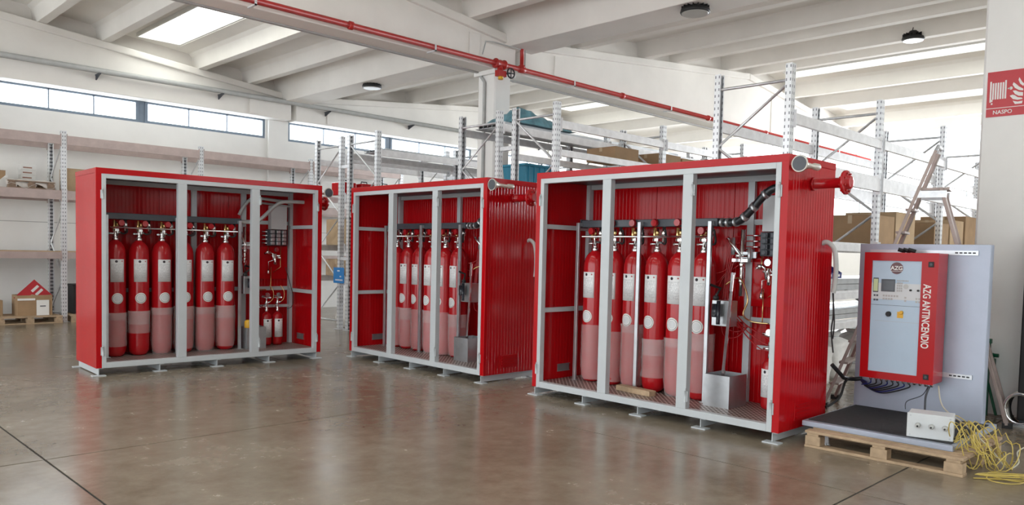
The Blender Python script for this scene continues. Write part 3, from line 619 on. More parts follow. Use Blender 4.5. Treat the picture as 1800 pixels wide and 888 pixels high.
for ci in range(3):
    for i in range(6):
        x = (.365, .383, .40)[ci] + .284 * i
        t = thing('gas_cylinder', cworld(ci, x, .56, .155), POSE[ci][2] + (random.uniform(-.12, .12)), cat='gas cylinder', group='gas cylinders in the ' + CABN[ci],
                  label='red gas cylinder, %s of six in the %s' % (ORD[i], CABN[ci]))
        put(cyl_body, 'cylinder_body', t); put(cyl_neck, 'neck_ring', t); vo = put(cyl_valve, 'valve', t, label='chrome valve'); put(cyl_act, 'actuator', vo); put(cyl_hose, 'discharge_hose', t, label='black hose')
        put(cyl_label, 'label', t, label='white printed label'); put(cyl_stick, 'round_sticker', t, label='round white sticker')
        z0, z1, ro = SLV[ci][i]; s = sleeve(z0, z1, ro, ci * 7 + i).obj('net_sleeve', SLEEVE, t, label='translucent white net sleeve')
        if z1 - z0 > .25 and ro: sleeve(z1 - (.17 if i in (1, 3, 5) else .09), z1 + .004, (), ci * 9 + i + 50).obj('sleeve_fold', SLEEVE, s)
# small pilot cylinders
pc_body = MB().lathe([(.03, 0), (.06, .005), (.074, .03), (.076, .06), (.076, .40), (.070, .44), (.05, .47), (.028, .48), (.026, .49)], n=24).mesh('cylinder_body', REDC)
pc_label = patch(.076, .95, .12, .39).mesh('label', LABEL)
def pv():
    m = MB(); m.lathe([(.024, .48), (.024, .53), (.018, .535), (.018, .60), (.026, .605), (.026, .64), (.014, .65), (.014, .70)], n=14); m.cyl((0, 0, .58), (-.07, -.02, .58), .011, n=10); m.cyl((0, 0, .62), (.05, -.02, .64), .012, n=10)
    m.lathe([(.032, -.05), (.034, -.045), (.034, -.025), (.02, -.02)], (0, 0, .74), 16, 'Y'); m.cyl((-.08, -.01, .72), (.06, 0, .70), .02, n=10); return m
pc_valve = pv().mesh('valve', CHROME)
for ci, xs_ in ((0, ((2.44, 'left'), (2.61, 'right'))), (1, ((2.52, ''),)), (2, ((2.52, ''),))):
    for x, w in xs_:
        t = thing('pilot_cylinder', cworld(ci, x, .66, .155), POSE[ci][2], cat='gas cylinder', group='small pilot cylinders',
                  label='small red pilot cylinder on the deck of the %s%s' % (CABN[ci], ', %s one of the two' % w if w else ', right bay'))
        put(pc_body, 'cylinder_body', t); put(pc_label, 'label', t, label='white printed label'); put(pc_valve, 'valve', t, label='chrome valve with gauge')
        MB().tube(spline([(.05, -.02, .64), (.09, -.03, .70), (.10, 0, .80), (.06, .03, .88)], 5), .006, 6).obj('pilot_hose', BRASS, t)
wbk = MB().box(-.24, .24, -.05, .05, 0, .055).obj('timber_offcut', WOOD, bevel=.003, label='flat timber offcut lying on the deck of the nearest cabinet', cat='timber')
wbk.location = cworld(2, 1.20, .32, .156); wbk.rotation_euler = (0, 0, POSE[2][2] - .12)
# ------------------------------------------------------------------ pallet racks
RKH = 3.8
post_me = MB().prism([(-.05, -.0375), (.05, -.0375), (.05, .0375), (.028, .0375), (.028, .030), (.044, .030), (.044, -.030), (-.044, -.030), (-.044, .030), (-.028, .030), (-.028, .0375), (-.05, .0375)], 'Z', 0, RKH).mesh('post', POSTM)
postr_me = MB().prism([(-.05, .0375), (-.05, -.0375), (-.028, -.0375), (-.028, -.030), (-.044, -.030), (-.044, .030), (.044, .030), (.044, -.030), (.028, -.030), (.028, -.0375), (.05, -.0375), (.05, .0375)], 'Z', 0, RKH).mesh('post', POSTM)
foot_me = MB().box(-.085, .085, -.07, .07, 0, .008).mesh('foot_plate', GALV)
def beam_mesh(L, mt, h=.12): # box beam with a stepped lip and end connectors
    m = MB(); m.prism([(-.025, 0), (.025, 0), (.025, h), (.0, h), (.0, h - .03), (-.025, h - .03)], 'X', .055, L - .055); m.box(.05, .058, -.03, .03, -.04, h + .03); m.box(L - .058, L - .05, -.03, .03, -.04, h + .03)
    return m.mesh('beam', mt)
BEAMC = {}
def rack(label, xs, y0, y1, levels, beam_mt=GALVB, top_far=False, group=None):
    r = thing('pallet_rack', (0, y0, 0), label=label, cat='rack', group=group); d = y1 - y0
    brk = 'br%.2f%d' % (d, top_far)
    for x in xs:
        for me, y in ((post_me, 0), (postr_me, d)):
            p = put(me, 'post', r, loc=(x, y, 0)); put(foot_me, 'foot_plate', p)
        zz = .24; up = top_far; segs = [((0, .16), (d, .16)), ((0, RKH - .18), (d, RKH - .18))]
        while zz + .66 < RKH - .1:
            segs.append(((0 if up else d, zz), (d if up else 0, zz + .672))); zz += .672; up = not up
        for k, ((ya, za), (yb_, zb_)) in enumerate(segs):
            key = (brk, k)
            if key not in BEAMC: BEAMC[key] = MB().tube([(0, ya, za), (0, yb_, zb_)], .018, 4).mesh('brace', GALV)
            put(BEAMC[key], 'brace', r, loc=(x, 0, 0))
    for a, b in zip(xs[:-1], xs[1:]):
        for z, ht in levels:
            for y, rz in ((-.062, 0), (d + .062, 0)):
                key = ('beam', round(b - a, 3), ht, beam_mt.name)
                if key not in BEAMC: BEAMC[key] = beam_mesh(b - a, beam_mt, ht)
                put(BEAMC[key], 'beam', r, loc=(a, y * (.55 if y < 0 else 1) + (0 if y < 0 else -.028), z))
    return r
wrk = rack('long pallet rack standing along the back wall under the windows', [1.84, 4.59, 7.34, 10.09, 12.84], 17.36, 18.26, [(1.27, .13), (2.44, .18), (3.53, .18)], BROWN)
for xa, xb in ((1.9, 4.53), (4.65, 7.28), (7.40, 10.03)): MB().box(xa, xb, -.03, .93, 1.40, 1.415).obj('added_shelf_deck', CARD2, wrk)  # decking added to shade the wall below the lowest shelf
XR = [8.45, 11.13, 13.82, 16.5]
rack('pallet rack of the far double row, side nearer the back wall', XR, 13.36, 14.26, [(.92, .12), (1.55, .12), (2.55, .12), (3.30, .12)])
rack('pallet rack of the far double row, side nearer the camera', XR, 12.14, 13.06, [(.62, .12), (1.50, .12), (2.35, .12), (3.34, .12)], top_far=True)
rack('pallet rack of the middle double row behind the middle cabinet', XR, 8.88, 9.76, [(1.35, .12), (2.40, .12), (3.49, .12)])
rack('pallet rack of the middle double row, side nearer the camera', XR, 7.68, 8.52, [(.9, .12), (1.9, .12), (3.02, .10), (3.42, .12)], top_far=True)
rack('pallet rack behind the nearest cabinet and the ladder', XR + [19.2], 4.14, 5.04, [(.72, .11), (1.10, .11), (1.72, .11), (2.55, .20), (3.13, .13)])
for y, z in ((8.70, 3.2), (13.21, 3.2), (8.70, 1.4), (13.21, 1.4)):
    for x in XR[:2]:
        MB().box(-.03, .03, -.13, .13, -.03, .03).obj('row_spacer', GALV, loc=(x, y, z), label='short steel spacer joining back to back rack frames', cat='rack spacer', group='row spacers between rack frames')
bs = thing('rack_sign', (8.385, 13.32, 1.07), label='small blue notice sign on a rack post between left and middle cabinets', cat='sign')
MB().box(-.004, .004, -.19, .19, -.155, .155).obj('sign_plate', BLUES, bs, bevel=.003)
for z, w, y in ((.09, .10, .02), (-.02, .06, -.06), (-.09, .28, 0)):
    m = MB(); n = int(w / .03)
    for i in range(n): m.box(-.0055, -.004, y - w / 2 + i * .03, y - w / 2 + i * .03 + .018, z - .015, z + .012)
    m.obj('sign_print', PAPER, bs)

# ------------------------------------------------------------------ goods on the racks
def carton(x, y, z, sx, sy, sz, label, mt=CARD, rz=0, group=None, name='cardboard_box'):
    t = thing(name, (x, y, z), rz, label=label, cat='box', group=group)
    a, b = sx / 2, sy / 2
    MB().box(-a, a, -b, b, 0, sz).obj('box_body', mt, t, bevel=.006)
    m = MB(); m.box(-a - .001, -a, -.03, .03, sz * .72, sz + .001); m.box(-a, a, -.03, .03, sz, sz + .001); m.obj('tape', TAPE, t)
    m = MB(); m.box(-a - .002, a + .002, -b - .002, -.004, sz, sz + .003); m.box(-a - .002, a + .002, .004, b + .002, sz, sz + .003); m.obj('flap', mt, t)
    return t
def pallet(x, y, z, label, rz=0, sx=.8, sy=1.2, mt=WOOD, group=None, bl=(.10, .13)):
    """pallet with deck boards running along y, three bottom runners and nine blocks; x depth, y width"""
    t = thing('pallet', (x, y, z), rz, label=label, cat='pallet', group=group); a, b = sx / 2, sy / 2
    n = 7; w = .105; g = (sx - w) / (n - 1)
    for i in range(n): MB().box(-w / 2, w / 2, -b, b, .122, .144).obj('deck_board', mt, t, loc=(-a + w / 2 + i * g, 0, 0), bevel=.003)
    for k in (-1, 0, 1):
        MB().box(-a, a, -.05, .05, .10, .122).obj('stringer_board', mt, t, loc=(0, k * (b - .07), 0), bevel=.003)
        MB().box(-.05, .05, -b, b, 0, .022).obj('runner', mt, t, loc=(k * (a - .05), 0, 0), bevel=.003)
        for q in (-1, 0, 1): MB().box(-bl[0] / 2, bl[0] / 2, -bl[1] / 2, bl[1] / 2, .022, .10).obj('block', mt, t, loc=(k * (a - .05), q * (b - .07), 0), bevel=.004)
    return t
# left bay of the back wall rack
pallet(4.03, 17.74, 2.62, 'weathered pallet under a paper cover on the wall rack shelf', PI / 2, .84, .80, WOODD)
cv = MB(); nx, ny = 10, 8
for i in range(nx + 1):
    for j in range(ny + 1):
        u, v_ = -.43 + .86 * i / nx, -.46 + .9 * j / ny; e = j == 0
        cv.v.append((u, -.425 if e else v_, (-.11 + .05 * math.sin(i * 1.3)) if e else .012 + .015 * math.sin(i * 1.7 + j)))
for i in range(nx):
    for j in range(ny): a = i * (ny + 1) + j; cv.f.append([a, a + ny + 1, a + ny + 2, a + 1]); cv.sm.append(True)
o = cv.obj('paper_cover', mat('grubby_paper', (.60, .56, .52), .75, noise=.12, scale=12), label='grubby paper sheet draped over the pallet on the wall rack', cat='paper', loc=(4.03, 17.74, 2.775)); o.modifiers.new('thick', 'SOLIDIFY').thickness = .004
for i, z in enumerate((2.80, 2.90, 3.0)):
    t = thing('white_carton', (4.10, 17.98, z + .02), .05 * i, cat='box', group='white cartons on the wall rack', label='small white carton, %s of a stack of three on the wall rack' % ('lowest', 'middle', 'topmost')[i])
    MB().box(-.13, .13, -.09, .09, 0, .098).obj('box_body', WHITE, t, bevel=.003); MB().box(-.10, .06, -.0915, -.09, .03, .055).obj('print_band', mat('carton_print', (.30, .16, .12), .6, noise=.1), t)
carton(4.90, 17.74, 2.62, .44, .5, .46, 'plain cardboard box on the wall rack behind the left cabinet corner', CARD2)
carton(3.42, 17.74, 2.62, .42, .5, .32, 'cardboard box at the left picture edge on the wall rack', CARD)
wt = MB().prism([(-.12, 0), (.13, 0), (.13, .25)], 'Y', 0, .02).obj('white_board', PAPER, loc=(3.52, 17.46, 2.625), label='white triangular offcut leaning beside the wall rack pallet', cat='board')
pallet(3.96, 17.62, 0, 'low pallet under the open box at the foot of the wall rack', PI / 2, .9, 1.12, WOOD)
pallet(5.24, 17.62, 0, 'low pallet under the black crate by the left cabinet', PI / 2, .9, 1.12, WOOD)
bxo = thing('open_box', (4.09, 17.62, .145), label='open cardboard box with a red board inside on the floor pallet', cat='box')
m = MB(); m.box(-.30, .30, -.22, -.21, 0, .40); m.box(-.30, .30, .21, .22, 0, .40); m.box(-.30, -.29, -.21, .21, 0, .40); m.box(.29, .30, -.21, .21, 0, .40); m.box(-.29, .29, -.21, .21, 0, .01); m.obj('box_body', CARD, bxo)
MB().box(-.30, -.29, -.2, .2, 0, .22, Matrix.Translation((-.0, 0, .40)) @ Matrix.Rotation(-2.2, 4, 'Y') @ Matrix.Translation((.3, 0, 0))).obj('flap', CARD2, bxo)
MB().box(-.30, .0, -.235, -.225, .30, .34).obj('tape', PAPER, bxo, bevel=.002)
rbd = thing('red_board', (4.10, 17.62, .165), label='red printed board standing on its corner in the open box', cat='board')
RM = Matrix.Rotation(.70, 4, 'Y')
MB().box(0, .50, -.008, .008, 0, .46, Matrix.Rotation(-PI / 4, 4, 'Y')).obj('board_sheet', SIGNR, rbd)
for k in (0, 1): MB().box(.30, .46, -.0105, -.008, .30 - k * .1, .35 - k * .1, Matrix.Rotation(-PI / 4, 4, 'Y')).obj('print_band', PAPER, rbd)
nt_ = thing('paper_notice', (4.22, 17.384, .15), label='white paper notice on the front of the open box', cat='paper'); MB().box(-.11, .11, -.003, .003, 0, .30).obj('sheet', PAPER, nt_); MB().box(-.05, .05, -.0045, -.003, .17, .19).obj('print_line', DARK, nt_)
carton(3.40, 17.75, .145, .36, .4, .30, 'low cardboard box at the left picture edge on the floor', CARD)
cr = thing('black_crate', (5.05, 17.7, .145), label='black plastic crate on a pallet behind the left cabinet', cat='crate')
m = MB(); m.box(-.25, .25, -.2, -.19, 0, .6); m.box(-.25, .25, .19, .2, 0, .6); m.box(-.25, -.24, -.19, .19, 0, .6); m.box(.24, .25, -.19, .19, 0, .6); m.box(-.24, .24, -.19, .19, 0, .02); m.obj('crate_body', BLACK, cr); MB().box(-.27, .27, -.22, .22, .56, .60).obj('crate_rim', BLACK, cr)
# far double row seen between the left and middle cabinets
def shelf_row(y, z, x0, x1, spec, where, group):
    x = x0; i = 0
    while x < x1:
        sx, sy, sz, mt = spec[i % len(spec)]
        if x + sx > x1 + .05: break
        hit = [p for p in (8.45, 11.13, 13.82, 16.5) if x - .06 < p < x + sx + .06]
        if hit: x = hit[0] + .09; spec = spec[1:] + spec[:1]; continue
        i += 1; yield x + sx / 2, sx, sy, sz, mt, i
        x += sx + .06
WORDS = ['first', 'second', 'third', 'fourth', 'fifth', 'sixth', 'seventh', 'eighth', 'ninth', 'tenth']
def boxes(y, z, x0, x1, spec, where):
    pl = list(shelf_row(y, z, x0, x1, spec, where, where))
    for (cx, sx, sy, sz, mt, i) in pl:
        carton(cx, y, z, sx, sy, sz, '%s box from the near end, %s' % (WORDS[i - 1], where), mt, random.uniform(-.04, .04), group='boxes ' + where)
SP1 = [(.62, .75, .42, CARD), (.75, .8, .50, CARD2), (.55, .7, .36, CARD), (.70, .8, .46, CARD2)]
boxes(12.6, 1.62, 8.62, 10.9, SP1, 'on the chest high shelf of the far rack')
boxes(13.8, 1.67, 8.62, 10.9, [(.72, .8, .52, CARD2), (.62, .75, .46, CARD), (.7, .8, .5, CARD2)], 'on the rear shelf behind the blue sign')
boxes(13.8, 1.04, 8.62, 10.9, [(.80, .8, .34, WOOD), (.70, .8, .38, CARD)], 'on the low rear shelf behind the blue sign')
for i, (x, w) in enumerate(((8.72, .34), (9.2, .42), (9.72, .36))):
    t = thing('red_case', (x, 13.7, 2.67), .1 * i, label='red tool case, %s on the upper shelf of the far rack' % ('nearest', 'middle', 'farthest')[i], cat='case', group='red cases on the far rack')
    MB().box(-w / 2, w / 2, -.2, .2, 0, .26).obj('case_body', RED, t, bevel=.02); MB().tube([(-.08, 0, .26), (-.07, 0, .31), (.07, 0, .31), (.08, 0, .26)], .012, 6).obj('handle', BLACK, t)
for i, (x, z) in enumerate(((8.9, 0), (9.5, 0))):
    t = thing('plastic_bag', (x, 13.75, z), label='white plastic sack on the floor of the far rack, %s' % ('near one', 'far one')[i], cat='bag', group='sacks under the far rack')
    MB().lathe([(.20, 0), (.25, .06), (.27, .2), (.22, .36), (.08, .46), (.05, .50), (.09, .55)], n=14).obj('bag_body', BAG, t); MB().lathe([(.052, .49), (.056, .50), (.052, .51)], n=10).obj('tie', REDP, t)
# stored beams lying on the far row top
def profile(label, x0, x1, y, z, group, n=1, mt=STEEL, h=.05, w=.09):
    me = MB().prism([(0, 0), (w, 0), (w, .012), (.012, .012), (.012, h - .012), (w, h - .012), (w, h), (0, h)], 'X', x0, x1).mesh('profile', mt)
    for i in range(n): put(me, 'steel_profile', loc=(0, y + (i % 7) * (w + .015), z + (i // 7) * (h + .006)), label=label, cat='profile', group=group)
profile('long silver steel profile stored on the top shelf of the far rack', 8.7, 13.6, 12.25, 3.462, 'profiles on the far rack top', 7)
profile('long silver steel profile stored on the top shelf of the middle rack', 8.7, 13.6, 9.0, 3.612, 'profiles on the middle rack top', 7, h=.07)
# middle row goods
def tarp(x, y, z, sx, sy, h, label):
    m = MB(); n, k = 14, 10
    for i in range(n + 1):
        for j in range(k + 1):
            u, v_ = i / n, j / k; e = min(u, 1 - u, v_, 1 - v_); zz = h * min(1, e * 6) ** .5 * (.72 + .28 * math.sin(u * 5 + 1) * math.cos(v_ * 3)) + .02 * math.sin(u * 31) * math.sin(v_ * 27)
            m.v.append((x + (u - .5) * sx, y + (v_ - .5) * sy, z + max(zz, 0)))
    for i in range(n):
        for j in range(k): a = i * (k + 1) + j; m.f.append([a, a + k + 1, a + k + 2, a + 1]); m.sm.append(True)
    b = len(m.v); m.v += [(x - sx / 2, y - sy / 2, z), (x + sx / 2, y - sy / 2, z), (x + sx / 2, y + sy / 2, z), (x - sx / 2, y + sy / 2, z)]; m.f.append([b, b + 3, b + 2, b + 1]); m.sm.append(False)
    m.obj('tarpaulin_bundle', mat('blue_tarpaulin', (.13, .31, .38), .4, noise=.35, scale=7, bump=.5, bscale=9), label=label, cat='tarpaulin')
tarp(9.55, 9.30, 3.62 + .07, 1.5, .8, .30, 'blue tarpaulin bundle on the top shelf beside the central column')
bn = thing('blue_bin', (9.25, 9.0, 2.52 + .145), label='bright blue plastic bin on the middle rack by the column', cat='bin')
m = MB(); m.prism([(-.30, .0), (.30, .0), (.36, .34), (-.36, .34)], 'Y', -.26, .26); m.obj('bin_body', BLUE, bn, bevel=.02); MB().box(-.39, .39, -.29, .29, .32, .36).obj('rim', BLUE, bn, bevel=.01)
for i in range(5): MB().box(-.28 + i * .13, -.25 + i * .13, -.275, -.26, .03, .32).obj('bin_rib', BLUE, bn)
pallet(9.25, 9.05, 2.52, 'pallet under the blue bin on the middle rack', 0, 1.0, .76, WOOD); MB
SP2 = [(.80, .7, .34, CARD), (.62, .7, .40, CARD2), (.9, .7, .30, CARD), (.7, .7, .36, CARD)]
boxes(8.1, 3.12, 10.0, 16.2, [(.62, .6, .22, CARD), (.75, .6, .20, CARD2), (.66, .6, .24, CARD)], 'on the upper shelf of the middle rack')
boxes(9.3, 2.52, 10.2, 16.2, SP2, 'on the shelf behind the middle rack')
# rack behind the nearest cabinet
boxes(4.6, 1.83, 11.4, 18.9, [(.7, .75, .42, CARD), (.8, .75, .50, CARD2), (.75, .75, .60, CARD)], 'behind the step ladder at eye level')
carton(8.95, 4.62, 1.83, .55, .7, .36, 'stack of brown board packs just right of the nearest cabinet', mat('brown_board', (.32, .17, .08), .6, noise=.2, scale=8), group=None)
bb = thing('blue_canister', (9.75, 4.55, 1.83), label='blue and white canister on the rack right of the nearest cabinet', cat='canister'); MB().lathe([(.11, 0), (.12, .01), (.12, .20), (.06, .25), (.05, .28)], n=18).obj('canister_body', BLUE, bb); MB().lathe([(.1215, .08), (.1215, .15)], n=18).obj('label_band', PAPER, bb)
carton(9.0, 4.6, .962, .4, .5, .13, 'flat cardboard box wedged on the shelf above the white sacks', CARD)
profile('silver rack beam lying in the bundle right of the nearest cabinet', 8.6, 12.9, 4.16, 1.215, 'stored rack beams on the lower shelf', 14, h=.07, w=.10)
profile('long silver steel profile on the shelf above the white sacks', 8.6, 12.9, 4.16, .835, 'stored profiles above the sacks', 14, h=.06, w=.10)
for i in range(6):
    t = thing('storage_bin', (8.75 + .25 * i, 4.30, 1.368), label='navy blue open fronted storage bin, %s from the near end' % WORDS[i], cat='bin', group='navy storage bins')
    m = MB(); m.prism([(-.15, 0), (.2, 0), (.2, .16), (.0, .16), (-.15, .07)], 'X', -.11, -.104); m.prism([(-.15, 0), (.2, 0), (.2, .16), (.0, .16), (-.15, .07)], 'X', .104, .11); m.box(-.104, .104, -.15, .2, 0, .008); m.box(-.104, .104, .192, .2, .008, .16); m.box(-.104, .104, -.15, -.142, .008, .07); m.obj('bin_body', NAVY, t)
    MB().box(-.05, .05, -.152, -.150, .02, .05).obj('bin_label', PAPER, t)
for i, (x, y, s) in enumerate(((8.84, 4.45, 1.05), (9.44, 4.5, 1.1), (10.02, 4.45, 1.0), (10.62, 4.5, 1.1), (11.55, 4.5, 1.1), (12.2, 4.5, 1.1))):
    t = thing('plastic_sack', (x, y, 0), i * .7, label='crumpled white plastic sack under the rack, %s from the nearest cabinet' % WORDS[i], cat='bag', group='white sacks under the rack')
    t.scale = (s, s, s); m = MB(); nn, mm = 18, 10; rnd = random.Random(i)
    ph = [rnd.uniform(0, 6) for _ in range(6)]
    for a in range(mm + 1):
        z = .56 * a / mm; r0 = .24 * (1 - .12 * abs(a / mm - .4)) if a < mm - 1 else (.10 if a == mm - 1 else .13)
        for b in range(nn):
            th = 2 * PI * b / nn; r = r0 * (1 + .10 * math.sin(3 * th + ph[0] + 7 * z) + .07 * math.sin(7 * th + ph[1] - 11 * z)); m.v.append((r * math.cos(th), r * math.sin(th), z))
    for a in range(mm):
        for b in range(nn): b2 = (b + 1) % nn; m.f.append([a * nn + b, a * nn + b2, (a + 1) * nn + b2, (a + 1) * nn + b]); m.sm.append(True)
    m.f.append(list(range(nn))[::-1]); m.f.append([mm * nn + b for b in range(nn)]); m.sm += [False, False]
    m.obj('sack_body', BAG, t); MB().lathe([(.10, .497), (.115, .505), (.10, .513)], n=12).obj('tie', GREYC, t)

# ------------------------------------------------------------------ control panel on its pallet
pallet(6.98, 2.29, 0, 'pale wooden pallet carrying the red control panel stand', 0, 1.08, 1.22, WOOD)
st = thing('panel_stand', (0, 0, .144), label='zinc plated steel stand with upright back board on the pallet', cat='panel stand')
MB().box(6.60, 7.84, 1.80, 3.00, 0, .045).obj('base_tray', BOARD, st, bevel=.004)
MB().box(6.66, 7.70, 1.83, 2.97, .045, .053).obj('rubber_mat', MAT_B, st)
m = MB(); m.box(7.72, 7.745, 1.89, 3.0, .045, 1.62); m.box(7.745, 7.83, 1.89, 1.905, .045, 1.62); m.box(7.745, 7.83, 2.985, 3.0, .045, 1.62); m.box(7.745, 7.83, 1.905, 2.985, 1.60, 1.62); m.obj('back_board', BOARD, st, bevel=.003)
for z in (1.545, .445):
    o = MB().box(7.705, 7.72, 1.98, 2.90, z - .02, z + .02).obj('slotted_rail', STEEL, st)
    for i in range(5): MB().box(7.703, 7.7052, 2.0 + i * .035, 2.024 + i * .035, z - .006, z + .006).obj('slot', BLACK, o)
cp = thing('control_panel', (7.42, 2.525, .52), label='red control cabinet lettered AZG ANTINCENDIO with white glazed door', cat='control panel')
PW, PH, PD = .63, 1.16, .28
# local: x depth (+ to the board), y width (+ left in the picture), z up
MB().box(.02, PD, -PW / 2 + .006, PW / 2 - .006, 0, PH).obj('enclosure', RED, cp, bevel=.006)
dr = MB(); yl, yr = PW / 2, -PW / 2; a0, a1, b0, b1 = yl - .07, yr + .135, .065, PH - .075
dr.box(0, .02, a0, yl, 0, PH); dr.box(0, .02, yr, a1, 0, PH); dr.box(0, .02, a1, a0, 0, b0); dr.box(0, .02, a1, a0, b1, PH)
dro = dr.obj('door', RED, cp)
fpo = MB().box(.014, .020, a1, a0, b0, b1).obj('front_plate', mat('white_panel_sheet', (.42, .54, .66), .3, noise=.02), cp)
def fp(y0, y1, z0, z1, mt, name, d=.003): return MB().box(.014 - d, .0142, min(y0, y1), max(y0, y1), z0, z1).obj(name, mt, fpo)
PWd = a0 - a1; Y_ = lambda u: a0 - u * PWd; Z_ = lambda w: b1 - w * (b1 - b0)       # u left to right, w top to bottom on the plate
fp(Y_(0.0), Y_(1), Z_(.20), Z_(.345), GREYP, 'module_face', .002)
fp(Y_(.03), Y_(.14), Z_(.155), Z_(.285), DARK, 'module_frame', .003)
fp(Y_(.04), Y_(.13), Z_(.165), Z_(.275), LIME, 'lime_label', .004)
fp(Y_(.20), Y_(.48), Z_(.165), Z_(.275), DARK, 'display_bezel', .005); fp(Y_(.215), Y_(.465), Z_(.175), Z_(.265), LCD, 'display', .006)
for r in range(4):
    for c in range(3): fp(Y_(.52 + c * .04), Y_(.548 + c * .04), Z_(.19 + r * .022), Z_(.206 + r * .022), SOFF, 'key', .005)
for c in range(6): fp(Y_(.52 + c * .04), Y_(.545 + c * .04), Z_(.170), Z_(.180), SOFF, 'key', .005)
MB().lathe([(.022, -.004), (.022, .0)], (.014, Y_(.70), Z_(.225)), 18, 'X').obj('jog_dial', GREYC, fpo)
for u in (.80, .95): MB().lathe([(.009, -.02), (.009, 0)], (.014, Y_(u), Z_(.255)), 10, 'X').obj('key_lock', BLACK, fpo)
for (u0, nn, w0) in ((.24, 6, .305), (.24, 4, .333), (.68, 1, .315), (.68, 1, .342), (.90, 2, .32), (.90, 2, .347), (.05, 2, .305), (.05, 2, .345)):
    for k in range(nn): fp(Y_(u0 + k * .055), Y_(u0 + k * .055 + .038), Z_(w0), Z_(w0 + .016), SOFF if u0 > .1 else DARK, 'button', .004)
fp(Y_(0), Y_(1), Z_(.396), Z_(.399), DARK, 'print_line', .001); fp(Y_(.0), Y_(1), Z_(.286), Z_(.2875), DARK, 'print_line', .001); fp(Y_(.1), Y_(1), Z_(.54), Z_(.542), SOFF, 'print_line', .001)
MB().lathe([(.018, -.03), (.024, -.02), (.024, 0)], (.014, Y_(.38), Z_(.475)), 16, 'X').obj('selector_switch', BLACK, fpo); fp(Y_(.39), Y_(.44), Z_(.462), Z_(.488), PAPER, 'switch_tag', .006)
fp(Y_(.55), Y_(.67), Z_(.45), Z_(.505), YELP, 'yellow_tag', .003); MB().lathe([(.012, -.03), (.016, -.02), (.016, 0)], (.012, Y_(.64), Z_(.455)), 14, 'X').obj('yellow_key_switch', YELP, fpo)
lg = MB().lathe([(.054, -.003), (.054, 0)], (.014, Y_(.50), Z_(.065)), 28, 'X').obj('emblem_disc', mat('emblem_dark', (.10, .02, .025), .3, noise=.3, scale=18), fpo)
RT = (PI / 2, 0, -PI / 2)      # text facing -x
text('AZG', 'emblem_letters', fpo, (.0095, Y_(.50), Z_(.065)), RT, .050, PAPER, bold=.0012, sx=1.0)
fp(Y_(.38), Y_(.62), Z_(.090), Z_(.093), PAPER, 'emblem_line', .004)
text('AZG ANTINCENDIO', 'door_lettering', dro, (-.0015, yr + .085, .60), (PI / 2, PI / 2, -PI / 2), .088, PAPER, bold=.0013, sx=.70)
for z in (PH - .10, .065):
    lk = MB().box(-.008, 0, yr + .035, yr + .080, z - .024, z + .024).obj('door_lock', BLACK, dro, bevel=.003); MB().lathe([(.012, -.012), (.012, -.008)], (0, yr + .057, z), 12, 'X').obj('lock_core', DARK, lk)
for i in range(12):
    y = yl - .06 - i * .048; gl_ = MB().lathe([(.012, -.035), (.014, -.03), (.016, -.012), (.016, 0)], (.12, y, 0), 10).obj('cable_gland', CHROME, cp)
    if i < 8:
        MB().tube(spline([(.12, y, -.03), (.13, y + .01, -.07), (.17, y + .10 + .02 * i, -.10 - .008 * i), (.24, yl + .02, -.085 - .006 * i), (.27, yl + .10, -.06)], 6), .006, 6).obj('cable', BLACK if i % 3 else NAVY, cp)
cb = MB(); cb.tube(spline([(.12, yr + .06, -.03), (.10, yr + .08, -.12), (.06, yr + .07, -.20), (.03, yr + .06, -.24)], 6), .009, 6); cb.tube(spline([(.12, yr + .07, -.03), (.12, yr + .12, -.12), (.05, yr + .22, -.18), (.02, yr + .22, -.25)], 6), .004, 6); cb.obj('drop_cable', DARK, cp)
for k in range(3): MB().cyl((.02 + k * .02, .0 + k * .05, PH), (.0 + k * .02, .06 + k * .05, PH + .02), .018, n=8).obj('top_plug', BLACK, cp, loc=(.12, -.08, .012))
# grey junction box on the mat
jb = thing('junction_box', (6.80, 2.02, .198), .22, label='grey junction box with three cable glands on the black mat', cat='junction box')
MB().box(-.11, .11, -.16, .16, 0, .19).obj('box_body', GREYP, jb, bevel=.006); MB().box(-.125, -.11, -.165, .165, -.0, .195).obj('lid', GREYP, jb, bevel=.005)
for k in (-1, 0, 1):
    g_ = MB().lathe([(.012, -.05), (.016, -.045), (.02, -.02), (.022, 0)], (-.125, k * .095 - .01, .10), 12, 'X').obj('cable_gland', GREYC, jb); MB().cyl((-.176, k * .095 - .01, .10), (-.172, k * .095 - .01, .10), .008, n=10).obj('gland_bore', BLACK, g_)
for y in (-.14, .14):
    for z in (.02, .175): MB().cyl((-.128, y, z), (-.124, y, z), .007, n=8).obj('screw', STEEL, jb)
# black cable bundle from the nearest cabinet to the panel
MB().tube(spline([(7.25, 3.03, .62), (7.35, 2.98, .52), (7.52, 3.02, .47), (7.66, 2.99, .45), (7.70, 2.92, .46)], 6), .02, 8).tube(spline([(7.2, 3.05, .22), (7.35, 2.99, .30), (7.5, 3.0, .44), (7.6, 3.0, .46)], 6), .012, 8).obj('cable_bundle', BLACK, label='black cable bundle between the nearest cabinet and the control panel', cat='cable')
